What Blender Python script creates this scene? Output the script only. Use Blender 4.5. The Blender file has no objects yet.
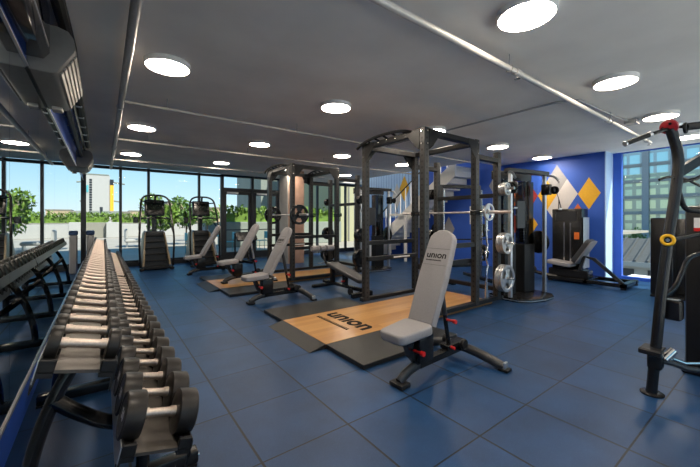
import bpy, bmesh, math, random
from mathutils import Vector, Matrix, Euler
random.seed(7)
S = bpy.context.scene
COL = S.collection
PI = math.pi

# ------------------------------------------------------------------ materials
MATS = {}
def mat(name, col, rough=0.5, metal=0.0, var=0.08, scale=20.0, bump=0.0, spec=0.5, bscale=None, coat=0.0):
    m = bpy.data.materials.new(name); m.use_nodes = True
    nt = m.node_tree; b = nt.nodes['Principled BSDF']
    tc = nt.nodes.new('ShaderNodeTexCoord')
    nz = nt.nodes.new('ShaderNodeTexNoise'); nz.inputs['Scale'].default_value = scale; nz.inputs['Detail'].default_value = 4
    nt.links.new(tc.outputs['Object'], nz.inputs['Vector'])
    rp = nt.nodes.new('ShaderNodeValToRGB')
    lo = [max(0, c * (1 - var)) for c in col[:3]] + [1]; hi = [min(1, c * (1 + var)) for c in col[:3]] + [1]
    rp.color_ramp.elements[0].position = 0.3; rp.color_ramp.elements[1].position = 0.7
    rp.color_ramp.elements[0].color = lo; rp.color_ramp.elements[1].color = hi
    nt.links.new(nz.outputs['Fac'], rp.inputs['Fac']); nt.links.new(rp.outputs['Color'], b.inputs['Base Color'])
    b.inputs['Roughness'].default_value = rough; b.inputs['Metallic'].default_value = metal
    b.inputs['Specular IOR Level'].default_value = spec
    if coat: b.inputs['Coat Weight'].default_value = coat
    if bump:
        bp = nt.nodes.new('ShaderNodeBump'); bp.inputs['Strength'].default_value = bump; bp.inputs['Distance'].default_value = 0.002
        n2 = nt.nodes.new('ShaderNodeTexNoise'); n2.inputs['Scale'].default_value = bscale or scale * 4
        nt.links.new(tc.outputs['Object'], n2.inputs['Vector'])
        nt.links.new(n2.outputs['Fac'], bp.inputs['Height']); nt.links.new(bp.outputs['Normal'], b.inputs['Normal'])
    MATS[name] = m
    return m

def emis(name, col, s):
    m = bpy.data.materials.new(name); m.use_nodes = True; nt = m.node_tree
    nt.nodes.remove(nt.nodes['Principled BSDF']); e = nt.nodes.new('ShaderNodeEmission')
    e.inputs[0].default_value = (*col, 1); e.inputs[1].default_value = s
    nt.links.new(e.outputs[0], nt.nodes['Material Output'].inputs[0]); MATS[name] = m
    return m

def math_node(nt, op, a=None, b=None, va=None, vb=None):
    n = nt.nodes.new('ShaderNodeMath'); n.operation = op
    if a is not None: nt.links.new(a, n.inputs[0])
    if b is not None: nt.links.new(b, n.inputs[1])
    if va is not None: n.inputs[0].default_value = va
    if vb is not None: n.inputs[1].default_value = vb
    return n.outputs[0]

def mix_col(nt, fac, c1, c2):
    n = nt.nodes.new('ShaderNodeMix'); n.data_type = 'RGBA'
    nt.links.new(fac, n.inputs[0])
    for c, i in ((c1, 6), (c2, 7)):
        if isinstance(c, tuple): n.inputs[i].default_value = (*c, 1)
        else: nt.links.new(c, n.inputs[i])
    return n.outputs[2]

def floor_material():
    m = mat('rubber_floor', (0.0085, 0.041, 0.115), rough=0.43, var=0.2, scale=3.0, spec=0.38)
    nt = m.node_tree; b = nt.nodes['Principled BSDF']
    base = b.inputs['Base Color'].links[0].from_socket
    tc = nt.nodes.new('ShaderNodeTexCoord'); sp = nt.nodes.new('ShaderNodeSeparateXYZ'); nt.links.new(tc.outputs['Object'], sp.inputs[0])
    def line(s, off, w):
        v = math_node(nt, 'ADD', s, vb=-off + 61.2 + w / 2)
        v = math_node(nt, 'MODULO', v, vb=0.612)
        return math_node(nt, 'LESS_THAN', v, vb=w)
    lx = line(sp.outputs[0], 0.125, 0.015); ly = line(sp.outputs[1], 0.005, 0.011)
    g = math_node(nt, 'MAXIMUM', lx, ly)
    # per tile tone
    cx = math_node(nt, 'FLOOR', math_node(nt, 'DIVIDE', math_node(nt, 'ADD', sp.outputs[0], vb=-0.125), vb=0.612))
    cy = math_node(nt, 'FLOOR', math_node(nt, 'DIVIDE', math_node(nt, 'ADD', sp.outputs[1], vb=-0.005), vb=0.612))
    cb = nt.nodes.new('ShaderNodeCombineXYZ'); nt.links.new(cx, cb.inputs[0]); nt.links.new(cy, cb.inputs[1])
    wn = nt.nodes.new('ShaderNodeTexWhiteNoise'); nt.links.new(cb.outputs[0], wn.inputs['Vector'])
    tone = math_node(nt, 'ADD', math_node(nt, 'MULTIPLY', wn.outputs['Value'], vb=0.35), vb=0.82)
    vm = nt.nodes.new('ShaderNodeVectorMath'); vm.operation = 'SCALE'
    nt.links.new(base, vm.inputs[0]); nt.links.new(tone, vm.inputs['Scale'])
    # speckle
    n2 = nt.nodes.new('ShaderNodeTexNoise'); n2.inputs['Scale'].default_value = 230; n2.inputs['Detail'].default_value = 1
    nt.links.new(tc.outputs['Object'], n2.inputs['Vector'])
    sk = math_node(nt, 'GREATER_THAN', n2.outputs['Fac'], vb=0.66)
    c = mix_col(nt, math_node(nt, 'MULTIPLY', sk, vb=0.40), vm.outputs[0], (0.08, 0.2, 0.36))
    c = mix_col(nt, g, c, (0.002, 0.004, 0.008))
    nt.links.new(c, b.inputs['Base Color'])
    bp = nt.nodes.new('ShaderNodeBump'); bp.inputs['Strength'].default_value = 0.35; bp.inputs['Distance'].default_value = 0.002
    h = math_node(nt, 'SUBTRACT', n2.outputs['Fac'], math_node(nt, 'MULTIPLY', g, vb=2.0))
    nt.links.new(h, bp.inputs['Height']); nt.links.new(bp.outputs['Normal'], b.inputs['Normal'])
    return m

def holes_material(name, col, rough=0.38, pitch=0.08, r=0.0125):
    m = mat(name, col, rough=rough, var=0.1, spec=0.35)
    nt = m.node_tree; b = nt.nodes['Principled BSDF']; base = b.inputs['Base Color'].links[0].from_socket
    tc = nt.nodes.new('ShaderNodeTexCoord'); sp = nt.nodes.new('ShaderNodeSeparateXYZ'); nt.links.new(tc.outputs['Object'], sp.inputs[0])
    ax = math_node(nt, 'ABSOLUTE', sp.outputs[0]); ay = math_node(nt, 'ABSOLUTE', sp.outputs[1])
    d = math_node(nt, 'MINIMUM', ax, ay)
    z = math_node(nt, 'SUBTRACT', math_node(nt, 'MODULO', math_node(nt, 'ADD', sp.outputs[2], vb=8.0), vb=pitch), vb=pitch / 2)
    q = math_node(nt, 'ADD', math_node(nt, 'MULTIPLY', d, d), math_node(nt, 'MULTIPLY', z, z))
    f = math_node(nt, 'LESS_THAN', q, vb=r * r)
    nt.links.new(mix_col(nt, f, base, (0.002, 0.002, 0.002)), b.inputs['Base Color'])
    return m

def wood_material():
    m = mat('platform_wood', (0.62, 0.34, 0.13), rough=0.28, var=0.1, scale=4)
    nt = m.node_tree; b = nt.nodes['Principled BSDF']
    tc = nt.nodes.new('ShaderNodeTexCoord')
    mp = nt.nodes.new('ShaderNodeMapping'); nt.links.new(tc.outputs['Object'], mp.inputs[0])
    br = nt.nodes.new('ShaderNodeTexBrick'); br.inputs['Scale'].default_value = 1
    br.inputs['Brick Width'].default_value = 0.9; br.inputs['Row Height'].default_value = 0.09; br.inputs['Mortar Size'].default_value = 0.0012
    br.inputs['Color1'].default_value = (0.56, 0.31, 0.11, 1); br.inputs['Color2'].default_value = (0.43, 0.22, 0.075, 1); br.inputs['Mortar'].default_value = (0.35, 0.17, 0.05, 1)
    nt.links.new(mp.outputs[0], br.inputs['Vector'])
    m2 = nt.nodes.new('ShaderNodeMapping'); m2.inputs['Scale'].default_value = (3, 60, 20); nt.links.new(tc.outputs['Object'], m2.inputs[0])
    nz = nt.nodes.new('ShaderNodeTexNoise'); nz.inputs['Scale'].default_value = 1.0; nz.inputs['Detail'].default_value = 5; nt.links.new(m2.outputs[0], nz.inputs['Vector'])
    mx = nt.nodes.new('ShaderNodeMix'); mx.data_type = 'RGBA'; mx.blend_type = 'MULTIPLY'; mx.inputs[0].default_value = 0.5
    rp = nt.nodes.new('ShaderNodeValToRGB'); rp.color_ramp.elements[0].color = (0.6, 0.5, 0.4, 1); rp.color_ramp.elements[1].color = (1, 1, 1, 1)
    nt.links.new(nz.outputs['Fac'], rp.inputs['Fac'])
    nt.links.new(br.outputs['Color'], mx.inputs[6]); nt.links.new(rp.outputs['Color'], mx.inputs[7])
    nt.links.new(mx.outputs[2], b.inputs['Base Color'])
    return m

def glass_material(name='window_glass', tint=(0.97, 1, 1), refl=0.004):
    m = bpy.data.materials.new(name); m.use_nodes = True; nt = m.node_tree
    nt.nodes.remove(nt.nodes['Principled BSDF'])
    t = nt.nodes.new('ShaderNodeBsdfTransparent'); t.inputs[0].default_value = (*tint, 1)
    g = nt.nodes.new('ShaderNodeBsdfGlossy'); g.inputs['Roughness'].default_value = 0.0
    mx = nt.nodes.new('ShaderNodeMixShader'); mx.inputs[0].default_value = refl
    nt.links.new(t.outputs[0], mx.inputs[1]); nt.links.new(g.outputs[0], mx.inputs[2])
    nt.links.new(mx.outputs[0], nt.nodes['Material Output'].inputs[0]); MATS[name] = m
    return m

def facade_material(name, wall, glassc, bw, rh, mortar, offset=0.0, axes='yz', c2=None):
    m = mat(name, wall, rough=0.22, metal=0.6, var=0.05, scale=1)
    nt = m.node_tree; b = nt.nodes['Principled BSDF']
    tc = nt.nodes.new('ShaderNodeTexCoord'); sp = nt.nodes.new('ShaderNodeSeparateXYZ'); nt.links.new(tc.outputs['Object'], sp.inputs[0])
    cb = nt.nodes.new('ShaderNodeCombineXYZ')
    nt.links.new(sp.outputs['xyz'.index(axes[0])], cb.inputs[0]); nt.links.new(sp.outputs['xyz'.index(axes[1])], cb.inputs[1])
    br = nt.nodes.new('ShaderNodeTexBrick'); br.offset = offset; br.inputs['Scale'].default_value = 1
    br.inputs['Brick Width'].default_value = bw; br.inputs['Row Height'].default_value = rh; br.inputs['Mortar Size'].default_value = mortar
    br.inputs['Color1'].default_value = (*glassc, 1); br.inputs['Color2'].default_value = (*(c2 or glassc), 1); br.inputs['Mortar'].default_value = (*wall, 1)
    nt.links.new(cb.outputs[0], br.inputs['Vector']); nt.links.new(br.outputs['Color'], b.inputs['Base Color'])
    return m

FLOOR = floor_material(); WOOD = wood_material(); GLASS = glass_material()
GREENGLASS = glass_material('tinted_glass', (0.95, 0.99, 0.98), 0.006)
SHROUD = glass_material('smoky_shroud', (0.25, 0.24, 0.22), 0.06)
CEIL = mat('ceiling_paint', (0.93, 0.88, 0.80), rough=0.8, var=0.07, scale=1.3, spec=0.2)
WHITE = mat('white_paint', (0.72, 0.71, 0.68), rough=0.6, var=0.03)
BLUE = mat('blue_wall_paint', (0.028, 0.105, 0.50), rough=0.5, var=0.05, scale=2)
GREYWALL = mat('grey_wall_paint', (0.35, 0.36, 0.37), rough=0.7, var=0.04, scale=2)
MULL = mat('dark_window_metal', (0.03, 0.034, 0.04), rough=0.4, metal=0.3, var=0.1)
ALU = mat('brushed_aluminium', (0.62, 0.63, 0.65), rough=0.3, metal=0.9, var=0.05)
BLACK = mat('black_powder_coat', (0.009, 0.009, 0.0095), rough=0.4, var=0.15, scale=60, bump=0.15, spec=0.3)
BLACK2 = mat('satin_black_steel', (0.008, 0.008, 0.0085), rough=0.26, var=0.1, spec=0.4)
GREYSTEEL = mat('graphite_steel', (0.035, 0.036, 0.038), rough=0.38, metal=0.2, var=0.1)
RACKM = holes_material('drilled_black_steel', (0.030, 0.0295, 0.029), r=0.016)
CHROME = mat('chrome', (0.72, 0.70, 0.68), rough=0.18, metal=1.0, var=0.05)
BARST = mat('bright_bar_steel', (0.80, 0.74, 0.70), rough=0.3, metal=0.8, var=0.05)
KNURL = mat('knurled_steel', (0.46, 0.39, 0.34), rough=0.40, metal=0.9, var=0.12, scale=120, bump=0.4)
URETH = mat('black_urethane', (0.016, 0.014, 0.013), rough=0.38, var=0.2, scale=40, bump=0.1, spec=0.25)
TRAYM = mat('bronze_tray_steel', (0.085, 0.075, 0.066), rough=0.42, metal=0.5, var=0.12, scale=25)
RAILM = mat('pale_steel_lip', (0.35, 0.37, 0.38), rough=0.35, metal=0.6, var=0.06)
PAD = mat('grey_upholstery', (0.265, 0.255, 0.26), rough=0.55, var=0.05, scale=80, bump=0.2)
PADDK = mat('dark_upholstery', (0.03, 0.03, 0.033), rough=0.5, var=0.1, scale=60, bump=0.2)
SEAM = mat('stitching', (0.16, 0.155, 0.155), rough=0.8)
RUBBER = mat('black_rubber', (0.009, 0.009, 0.010), rough=0.5, var=0.25, scale=120, bump=0.2, spec=0.25)
MATRUB = mat('black_mat_rubber', (0.016, 0.0165, 0.017), rough=0.42, var=0.15, scale=150, bump=0.2, spec=0.3)
RED = mat('red_plastic', (0.55, 0.012, 0.012), rough=0.35, var=0.1)
DKRED = mat('dark_red_plastic', (0.26, 0.010, 0.016), rough=0.35, var=0.15)
YELLOW = mat('yellow_plastic', (0.75, 0.42, 0.01), rough=0.4, var=0.08)
ORANGE = mat('orange_sticker', (0.75, 0.16, 0.02), rough=0.5, var=0.05)
SILVER = mat('silver_cast_iron', (0.55, 0.55, 0.55), rough=0.3, metal=0.75, var=0.08)
INK = mat('black_print', (0.006, 0.006, 0.006), rough=0.7, spec=0.15)
WHITEINK = mat('white_print', (0.75, 0.75, 0.75), rough=0.5)
BROWN = mat('tan_upholstery', (0.30, 0.13, 0.06), rough=0.5, var=0.1)
TAN = mat('bronze_side_panel', (0.22, 0.17, 0.10), rough=0.4, var=0.15)
PINK = mat('wood_cladding', (0.42, 0.27, 0.20), rough=0.6, var=0.12, scale=6)
CONC = mat('concrete', (0.36, 0.35, 0.33), rough=0.8, var=0.12, scale=3, bump=0.2)
SCREEN = mat('dark_screen', (0.012, 0.018, 0.014), rough=0.12, var=0.2)
ACGREY = mat('grey_unit_casing', (0.15, 0.145, 0.14), rough=0.5, var=0.06)
ACLIGHT = mat('light_grille', (0.42, 0.40, 0.37), rough=0.45, var=0.05)
GLOSSBLACK = mat('gloss_black', (0.006, 0.007, 0.012), rough=0.08, var=0.2)
PIPE = mat('painted_pipe', (0.44, 0.43, 0.42), rough=0.45, metal=0.2, var=0.08)
PIPEW = mat('pale_pipe', (0.60, 0.57, 0.53), rough=0.4, metal=0.2, var=0.06)
DAYLITBLUE = mat('daylit_blue_paint', (0.45, 0.64, 0.90), rough=0.5, var=0.03)  # wall blue made paler, the daylight on it is in the colour
STRIPE = mat('mid_blue_paint', (0.10, 0.22, 0.52), rough=0.5, var=0.03)
DGREY = mat('diamond_grey_paint', (0.30, 0.30, 0.31), rough=0.6, var=0.04)
DWHITE = mat('diamond_white_paint', (0.62, 0.58, 0.56), rough=0.6, var=0.03)
DYEL = mat('diamond_yellow_paint', (0.80, 0.42, 0.02), rough=0.6, var=0.04)
DORA = mat('diamond_orange_paint', (0.62, 0.13, 0.02), rough=0.6, var=0.04)
DRED = mat('diamond_red_paint', (0.40, 0.03, 0.02), rough=0.6, var=0.04)
LAMP = emis('lamp_diffuser', (1.0, 0.86, 0.70), 52.0)
LAMPRING = mat('lamp_trim', (0.80, 0.78, 0.75), rough=0.5)
LEAF = mat('leaves', (0.085, 0.17, 0.02), rough=0.6, var=0.45, scale=1.5)
LEAF2 = mat('bright_leaves', (0.13, 0.22, 0.022), rough=0.6, var=0.4, scale=1.2)
BARK = mat('bark', (0.10, 0.07, 0.045), rough=0.9, var=0.3)
TERRB = mat('white_bounce_paving', (0.84, 0.81, 0.76), rough=0.85, var=0.06, scale=0.7)  # extra white so the sunlit ground brightens the ceiling
TERR = mat('terrace_paving', (0.36, 0.32, 0.26), rough=0.85, var=0.1, scale=0.7)
EXTWHITE = mat('exterior_white', (0.42, 0.41, 0.385), rough=0.8, var=0.03, scale=1)
EXTBEIGE = mat('exterior_beige', (0.25, 0.235, 0.19), rough=0.8, var=0.05, scale=1)
EXTGREY = mat('exterior_grey_render', (0.24, 0.26, 0.22), rough=0.85, var=0.06, scale=1)
EXTTAN = mat('exterior_tan', (0.50, 0.38, 0.25), rough=0.85, var=0.06, scale=1)
TURQ = mat('turquoise_metal', (0.10, 0.42, 0.46), rough=0.5)
SLATE = mat('slate_roof', (0.10, 0.10, 0.095), rough=0.8, var=0.2, scale=8)
CREAM = mat('cream_facade', (0.42, 0.40, 0.24), rough=0.8, var=0.05, scale=0.1)
MIRROR = mat('silvered_mirror', (0.86, 0.90, 0.90), rough=0.0, metal=1.0, var=0.0)

# ------------------------------------------------------------------ mesh builder
class MB:
    def __init__(s): s.bm = bmesh.new()
    def _xf(s, vs, M):
        bmesh.ops.transform(s.bm, matrix=M, verts=vs)
    def box(s, x0, x1, y0, y1, z0, z1, bev=0.0, seg=1, M=None):
        b = bmesh.new(); bmesh.ops.create_cube(b, size=1)
        bmesh.ops.scale(b, vec=(abs(x1 - x0), abs(y1 - y0), abs(z1 - z0)), verts=b.verts)
        if bev: bmesh.ops.bevel(b, geom=b.edges[:], offset=bev, segments=seg, affect='EDGES', profile=0.5)
        T = Matrix.Translation(((x0 + x1) / 2, (y0 + y1) / 2, (z0 + z1) / 2))
        bmesh.ops.transform(b, matrix=(M @ T) if M else T, verts=b.verts)
        s._merge(b); return s
    def _merge(s, b):
        me = bpy.data.meshes.new('t'); b.to_mesh(me); b.free(); s.bm.from_mesh(me); bpy.data.meshes.remove(me)
    def prism(s, pts, axis, a0, a1, bev=0.0, seg=2, M=None):
        # pts 2D polygon; extruded along axis from a0 to a1
        b = bmesh.new()
        def P(p, a):
            if axis == 'x': return (a, p[0], p[1])
            if axis == 'y': return (p[0], a, p[1])
            return (p[0], p[1], a)
        v0 = [b.verts.new(P(p, a0)) for p in pts]; v1 = [b.verts.new(P(p, a1)) for p in pts]
        b.faces.new(v0); b.faces.new(v1[::-1]); n = len(pts)
        for i in range(n): b.faces.new((v0[i], v1[i], v1[(i + 1) % n], v0[(i + 1) % n])[::-1])
        bmesh.ops.recalc_face_normals(b, faces=b.faces)
        if bev:
            es = [e for e in b.edges if (e.verts[0] in v0) == (e.verts[1] in v0)]
            bmesh.ops.bevel(b, geom=es, offset=bev, segments=seg, affect='EDGES', profile=0.5)
        if M: bmesh.ops.transform(b, matrix=M, verts=b.verts)
        s._merge(b); return s
    def cyl(s, p, q, r, r2=None, n=16, caps=True):
        p = Vector(p); q = Vector(q); d = q - p; L = d.length
        b = bmesh.new()
        bmesh.ops.create_cone(b, cap_ends=caps, segments=n, radius1=r, radius2=r if r2 is None else r2, depth=L)
        M = Matrix.Translation((p + q) / 2) @ d.to_track_quat('Z', 'Y').to_matrix().to_4x4()
        bmesh.ops.transform(b, matrix=M, verts=b.verts); s._merge(b); return s
    def tube(s, pts, r, n=10, smooth=0, ry=None, up=(0, 0, 1)):
        # swept tube along a polyline; round (n sides) or oval / rectangular (n=4)
        P = [Vector(p) for p in pts]
        for _ in range(smooth):
            Q = [P[0]]
            for i in range(len(P) - 1):
                Q.append(P[i] * .75 + P[i + 1] * .25); Q.append(P[i] * .25 + P[i + 1] * .75)
            Q.append(P[-1]); P = Q
        ry = r if ry is None else ry
        rings = []; up = Vector(up)
        side0 = None
        for i, p in enumerate(P):
            t = (P[min(i + 1, len(P) - 1)] - P[max(i - 1, 0)]).normalized()
            if side0 is None:
                a = t.cross(up)
                if a.length < 1e-3: a = t.cross(Vector((1, 0, 0)))
                a.normalize()
            else:
                a = side0 - t * side0.dot(t); a.normalize()
            side0 = a; c = a.cross(t).normalized()
            ring = []
            for k in range(n):
                th = 2 * PI * (k + (0.5 if n == 4 else 0)) / n
                f = math.sqrt(2) if n == 4 else 1
                ring.append(s.bm.verts.new(p + a * (r * f * math.cos(th)) + c * (ry * f * math.sin(th))))
            rings.append(ring)
        for i in range(len(rings) - 1):
            for k in range(n):
                s.bm.faces.new((rings[i][k], rings[i][(k + 1) % n], rings[i + 1][(k + 1) % n], rings[i + 1][k]))
        s.bm.faces.new(rings[0][::-1]); s.bm.faces.new(rings[-1]); return s
    def lathe(s, prof, axis='z', n=24, M=None):
        # prof: list of (r, h)
        b = bmesh.new(); rings = []
        for r, h in prof:
            ring = []
            for k in range(n):
                th = 2 * PI * k / n; c, d = r * math.cos(th), r * math.sin(th)
                ring.append(b.verts.new({'z': (c, d, h), 'x': (h, c, d), 'y': (d, h, c)}[axis]))
            rings.append(ring)
        for i in range(len(rings) - 1):
            for k in range(n):
                b.faces.new((rings[i][k], rings[i][(k + 1) % n], rings[i + 1][(k + 1) % n], rings[i + 1][k]))
        b.faces.new(rings[0][::-1]); b.faces.new(rings[-1])
        bmesh.ops.remove_doubles(b, verts=b.verts, dist=1e-6); bmesh.ops.recalc_face_normals(b, faces=b.faces)
        if M: bmesh.ops.transform(b, matrix=M, verts=b.verts)
        s._merge(b); return s
    def sphere(s, c, r, n=12, sc=(1, 1, 1)):
        b = bmesh.new(); bmesh.ops.create_uvsphere(b, u_segments=n, v_segments=max(6, n // 2), radius=r)
        bmesh.ops.transform(b, matrix=Matrix.Translation(c) @ Matrix.Diagonal((*sc, 1)), verts=b.verts); s._merge(b); return s
    def torus(s, c, R, r, axis='z', n=24, m=8, a0=0, a1=2 * PI):
        pts = []
        full = abs(a1 - a0 - 2 * PI) < 1e-4
        for k in range(n + 1):
            th = a0 + (a1 - a0) * k / n; u, v = R * math.cos(th), R * math.sin(th)
            pts.append(Vector(c) + Vector({'z': (u, v, 0), 'x': (0, u, v), 'y': (u, 0, v)}[axis]))
        return s.tube(pts, r, n=m, up={'z': (0, 0, 1), 'x': (1, 0, 0), 'y': (0, 1, 0)}[axis])
    def build(s, name, m, parent=None, loc=None, rot=None, smooth=True, ang=35):
        bmesh.ops.recalc_face_normals(s.bm, faces=s.bm.faces)
        me = bpy.data.meshes.new(name); s.bm.to_mesh(me); s.bm.free()
        if smooth:
            for p in me.polygons: p.use_smooth = True
            me.set_sharp_from_angle(angle=math.radians(ang))
        me.materials.append(m)
        o = bpy.data.objects.new(name, me); COL.objects.link(o)
        if parent: o.parent = parent
        if loc: o.location = loc
        if rot: o.rotation_euler = rot
        return o

def tag(o, label, cat, group=None, kind=None):
    o['label'] = label; o['category'] = cat
    if group: o['group'] = group
    if kind: o['kind'] = kind
    return o
def thing(name, label, cat, loc=(0, 0, 0), rz=0, group=None, rot=None):
    o = bpy.data.objects.new(name, None); COL.objects.link(o); o.empty_display_size = 0.1
    o.location = loc; o.rotation_euler = rot or (0, 0, rz)
    return tag(o, label, cat, group)
def struct(o, label=None, cat=None):
    o['kind'] = 'structure'
    if label: o['label'] = label; o['category'] = cat
    return o
def dup(root, loc, rz=None, label=None, group=None, rot=None):
    r = root.copy(); COL.objects.link(r); r.location = loc
    if rz is not None: r.rotation_euler = (0, 0, rz)
    if rot is not None: r.rotation_euler = rot
    if label: r['label'] = label
    if group: r['group'] = group
    def kids(a, b):
        for ch in list(a.children):
            c = ch.copy(); COL.objects.link(c); c.parent = b; kids(ch, c)
    kids(root, r); return r
def text(name, string, size, m, parent, M, bold=0.0, depth=0.0006, sx=1.0):
    cu = bpy.data.curves.new(name, 'FONT'); cu.body = string; cu.size = size; cu.align_x = 'CENTER'; cu.align_y = 'CENTER'
    cu.extrude = depth; cu.offset = bold
    t = bpy.data.objects.new('tmp', cu); COL.objects.link(t)
    dg = bpy.context.evaluated_depsgraph_get(); me = bpy.data.meshes.new_from_object(t.evaluated_get(dg))
    bpy.data.objects.remove(t)
    me.transform(M @ Matrix.Diagonal((sx, 1, 1, 1))); me.materials.clear(); me.materials.append(m)
    o = bpy.data.objects.new(name, me); COL.objects.link(o); o.parent = parent
    return o
def rounded(w, h, r, n=5):
    pts = []
    for cx, cy, a in ((w / 2 - r, h / 2 - r, 0), (-w / 2 + r, h / 2 - r, 90), (-w / 2 + r, -h / 2 + r, 180), (w / 2 - r, -h / 2 + r, 270)):
        for k in range(n + 1):
            th = math.radians(a + 90 * k / n); pts.append((cx + r * math.cos(th), cy + r * math.sin(th)))
    return pts

ORD = ['first', 'second', 'third', 'fourth', 'fifth', 'sixth', 'seventh', 'eighth', 'ninth', 'tenth', 'eleventh', 'twelfth', 'thirteenth', 'fourteenth', 'fifteenth', 'sixteenth', 'seventeenth', 'eighteenth', 'nineteenth', 'twentieth', 'twenty-first', 'twenty-second', 'twenty-third', 'twenty-fourth', 'twenty-fifth']

# ------------------------------------------------------------------ camera
H = 1.40; FPX = 332.6; YAW = math.atan2(247, FPX)
cd = bpy.data.cameras.new('camera'); cam = bpy.data.objects.new('camera', cd); COL.objects.link(cam)
cam.location = (0, 0, H); cam.rotation_euler = (PI / 2, 0, -YAW)
cd.sensor_width = 36; cd.lens = FPX / 700 * 36; cd.shift_y = -13.5 / 700; cd.clip_start = 0.02; cd.clip_end = 2000
S.camera = cam
Fw = (math.sin(YAW), math.cos(YAW)); Rt = (math.cos(YAW), -math.sin(YAW))
def ray(u, v):
    a, b = u - 350, 220 - v
    return (Fw[0] * FPX + Rt[0] * a, Fw[1] * FPX + Rt[1] * a, b)
def on_y(u, v, Y):
    d = ray(u, v); t = Y / d[1]; return (d[0] * t, Y, H + d[2] * t)
def on_x(u, v, X):
    d = ray(u, v); t = X / d[0]; return (X, d[1] * t, H + d[2] * t)

# ------------------------------------------------------------------ room shell
XL, XR, XW, YB, YF, ZC = -0.45, 9.4, 9.95, -2.2, 12.05, 3.0
struct(MB().box(XL, XW + .1, YB, YF + .1, -0.12, 0).build('floor', FLOOR, smooth=False))
struct(MB().box(XL - .15, XL, YB, YF + .15, -0.12, 3.3).build('wall_left', BLUE, smooth=False))
struct(MB().box(XL, XW + .1, YB - .15, YB, -0.12, .10).box(XL, XW + .1, YB - .15, YB, 2.9, 3.3).build('wall_back', WHITE, smooth=False))
for i in range(4):  # unseen windows added behind the camera to let in daylight
    a, b = XL + i * 2.6, XL + (i + 1) * 2.6
    o = struct(MB().box(a, a + .06, YB - .12, YB - .02, .10, 2.9).box(b - .06, b, YB - .12, YB - .02, .10, 2.9).build('window_%d' % (i + 12), MULL, smooth=False))
    MB().box(a + .06, b - .06, YB - .075, YB - .065, .10, 2.9).build('pane', GLASS, o, smooth=False)
struct(MB().box(-30, 40, -34, YB - .2, -.30, -.02).build('bounce_terrace', TERRB, smooth=False), 'unseen pale terrace added behind the gym to bounce sunlight in', 'terrace')  # added out of view, throws sunlight up to the ceiling
HX, HY0, HY1 = 8.15, 5.3, 11.6
cb = MB()
cb.box(XL, HX, YB, YF, ZC, ZC + .25); cb.box(HX, XW + .1, YB, HY0, ZC, ZC + .25); cb.box(HX, XR + .1, HY1, YF, ZC, ZC + .25)
struct(cb.build('ceiling', CEIL, smooth=False))
w = MB(); w.box(XR, XW + .1, 2.68, YF + .1, -0.12, 4.0)
struct(w.build('wall_right', BLUE, smooth=False))
w = MB(); w.box(HX - .12, HX, HY0 - .12, HY1 + .12, ZC + .25, 4.0); w.box(HX - .12, XR, HY1, HY1 + .12, ZC + .25, 4.0); w.box(HX - .12, XR, HY0 - .12, HY0, ZC + .25, 4.0)
struct(w.build('wall_stairwell', WHITE, smooth=False))
# slatted panelling on the stairwell wall, its daylight painted in as lighter blue
w = MB(); w.box(XR - .012, XR, 8.05, YF, 1.5, 4.0)
struct(w.build('wall_panelling', DAYLITBLUE, smooth=False))
w = MB()
y = 8.1
while y < 11.9:
    w.box(XR - .02, XR - .012, y, y + .014, 1.5, 4.0); y += 0.155
struct(w.build('trim_1', STRIPE, smooth=False))
struct(MB().box(XR - .02, XW, 2.66, 2.68, 0, ZC).build('trim_2', DAYLITBLUE, smooth=False))  # end of the blue wall, daylight painted on as lighter blue
struct(MB().box(XR - .015, XR, 2.68, YF, 0, .1).build('baseboard_right', BLUE, smooth=False))

# mirror panels on the left wall
MZ0, MZ1 = 0.25, 2.52
seams = [-0.6, 0.6, 1.7, 2.78, 3.31 + .55, 5.07, 6.78, 8.93, 10.4, YF - .02]
pos = ['nearest the camera', 'second from the camera', 'third from the camera', 'fourth from the camera', 'fifth from the camera', 'sixth from the camera', 'third from the windows', 'second from the windows', 'beside the windows']
for k in range(len(seams) - 1):
    o = MB().box(XL, XL + .006, seams[k] + .002, seams[k + 1] - .002, MZ0, MZ1).build('wall_mirror', MIRROR, smooth=False)
    tag(o, 'tall frameless mirror panel on the blue left wall, ' + pos[k], 'mirror', 'mirror panels on the left wall')
o = MB().box(XL, XL + .014, -0.6, YF - .02, MZ0 - .012, MZ0).box(XL, XL + .014, -0.6, YF - .02, MZ1, MZ1 + .012).box(XL + .01, XL + .014, -0.6, YF - .02, MZ0, MZ0 + .01).build('trim_3', ALU, smooth=False)
struct(o)

# window wall at the far end
def bar(x0, x1, z0, z1, d=0.07): return MB().box(x0, x1, YF - d / 2, YF + d / 2, z0, z1, .006)
def mull_x(u): return on_y(u, 200, YF)[0]
xs = [-0.45 + .03, mull_x(120.5), mull_x(148.5), mull_x(199), mull_x(222)]
for i in range(len(xs) - 1):
    a, b = xs[i], xs[i + 1]
    f = MB(); d = .07
    f.box(a - .035, a + .035, YF - .06, YF + .06, 0.1, ZC, .006)
    if i == len(xs) - 2: pass
    f.box(a + .035, b - .035, YF - .05, YF + .05, 2.90, 2.985, .004); f.box(a + .035, b - .035, YF - .05, YF + .05, 0.12, 0.18, .004)
    o = struct(f.build('window_%d' % (i + 1), MULL))
    MB().box(a + .03, b - .03, YF - .006, YF + .006, .17, 2.91).build('pane', GLASS, o, smooth=False)
    MB().box(a + .03, b - .03, YF - .006, YF + .006, 2.97, ZC - .002).build('pane', GLASS, o, smooth=False)
struct(MB().box(XL, mull_x(222), YF - .09, YF + .09, 0, .12, .004).build('baseboard_far', MULL))
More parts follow.
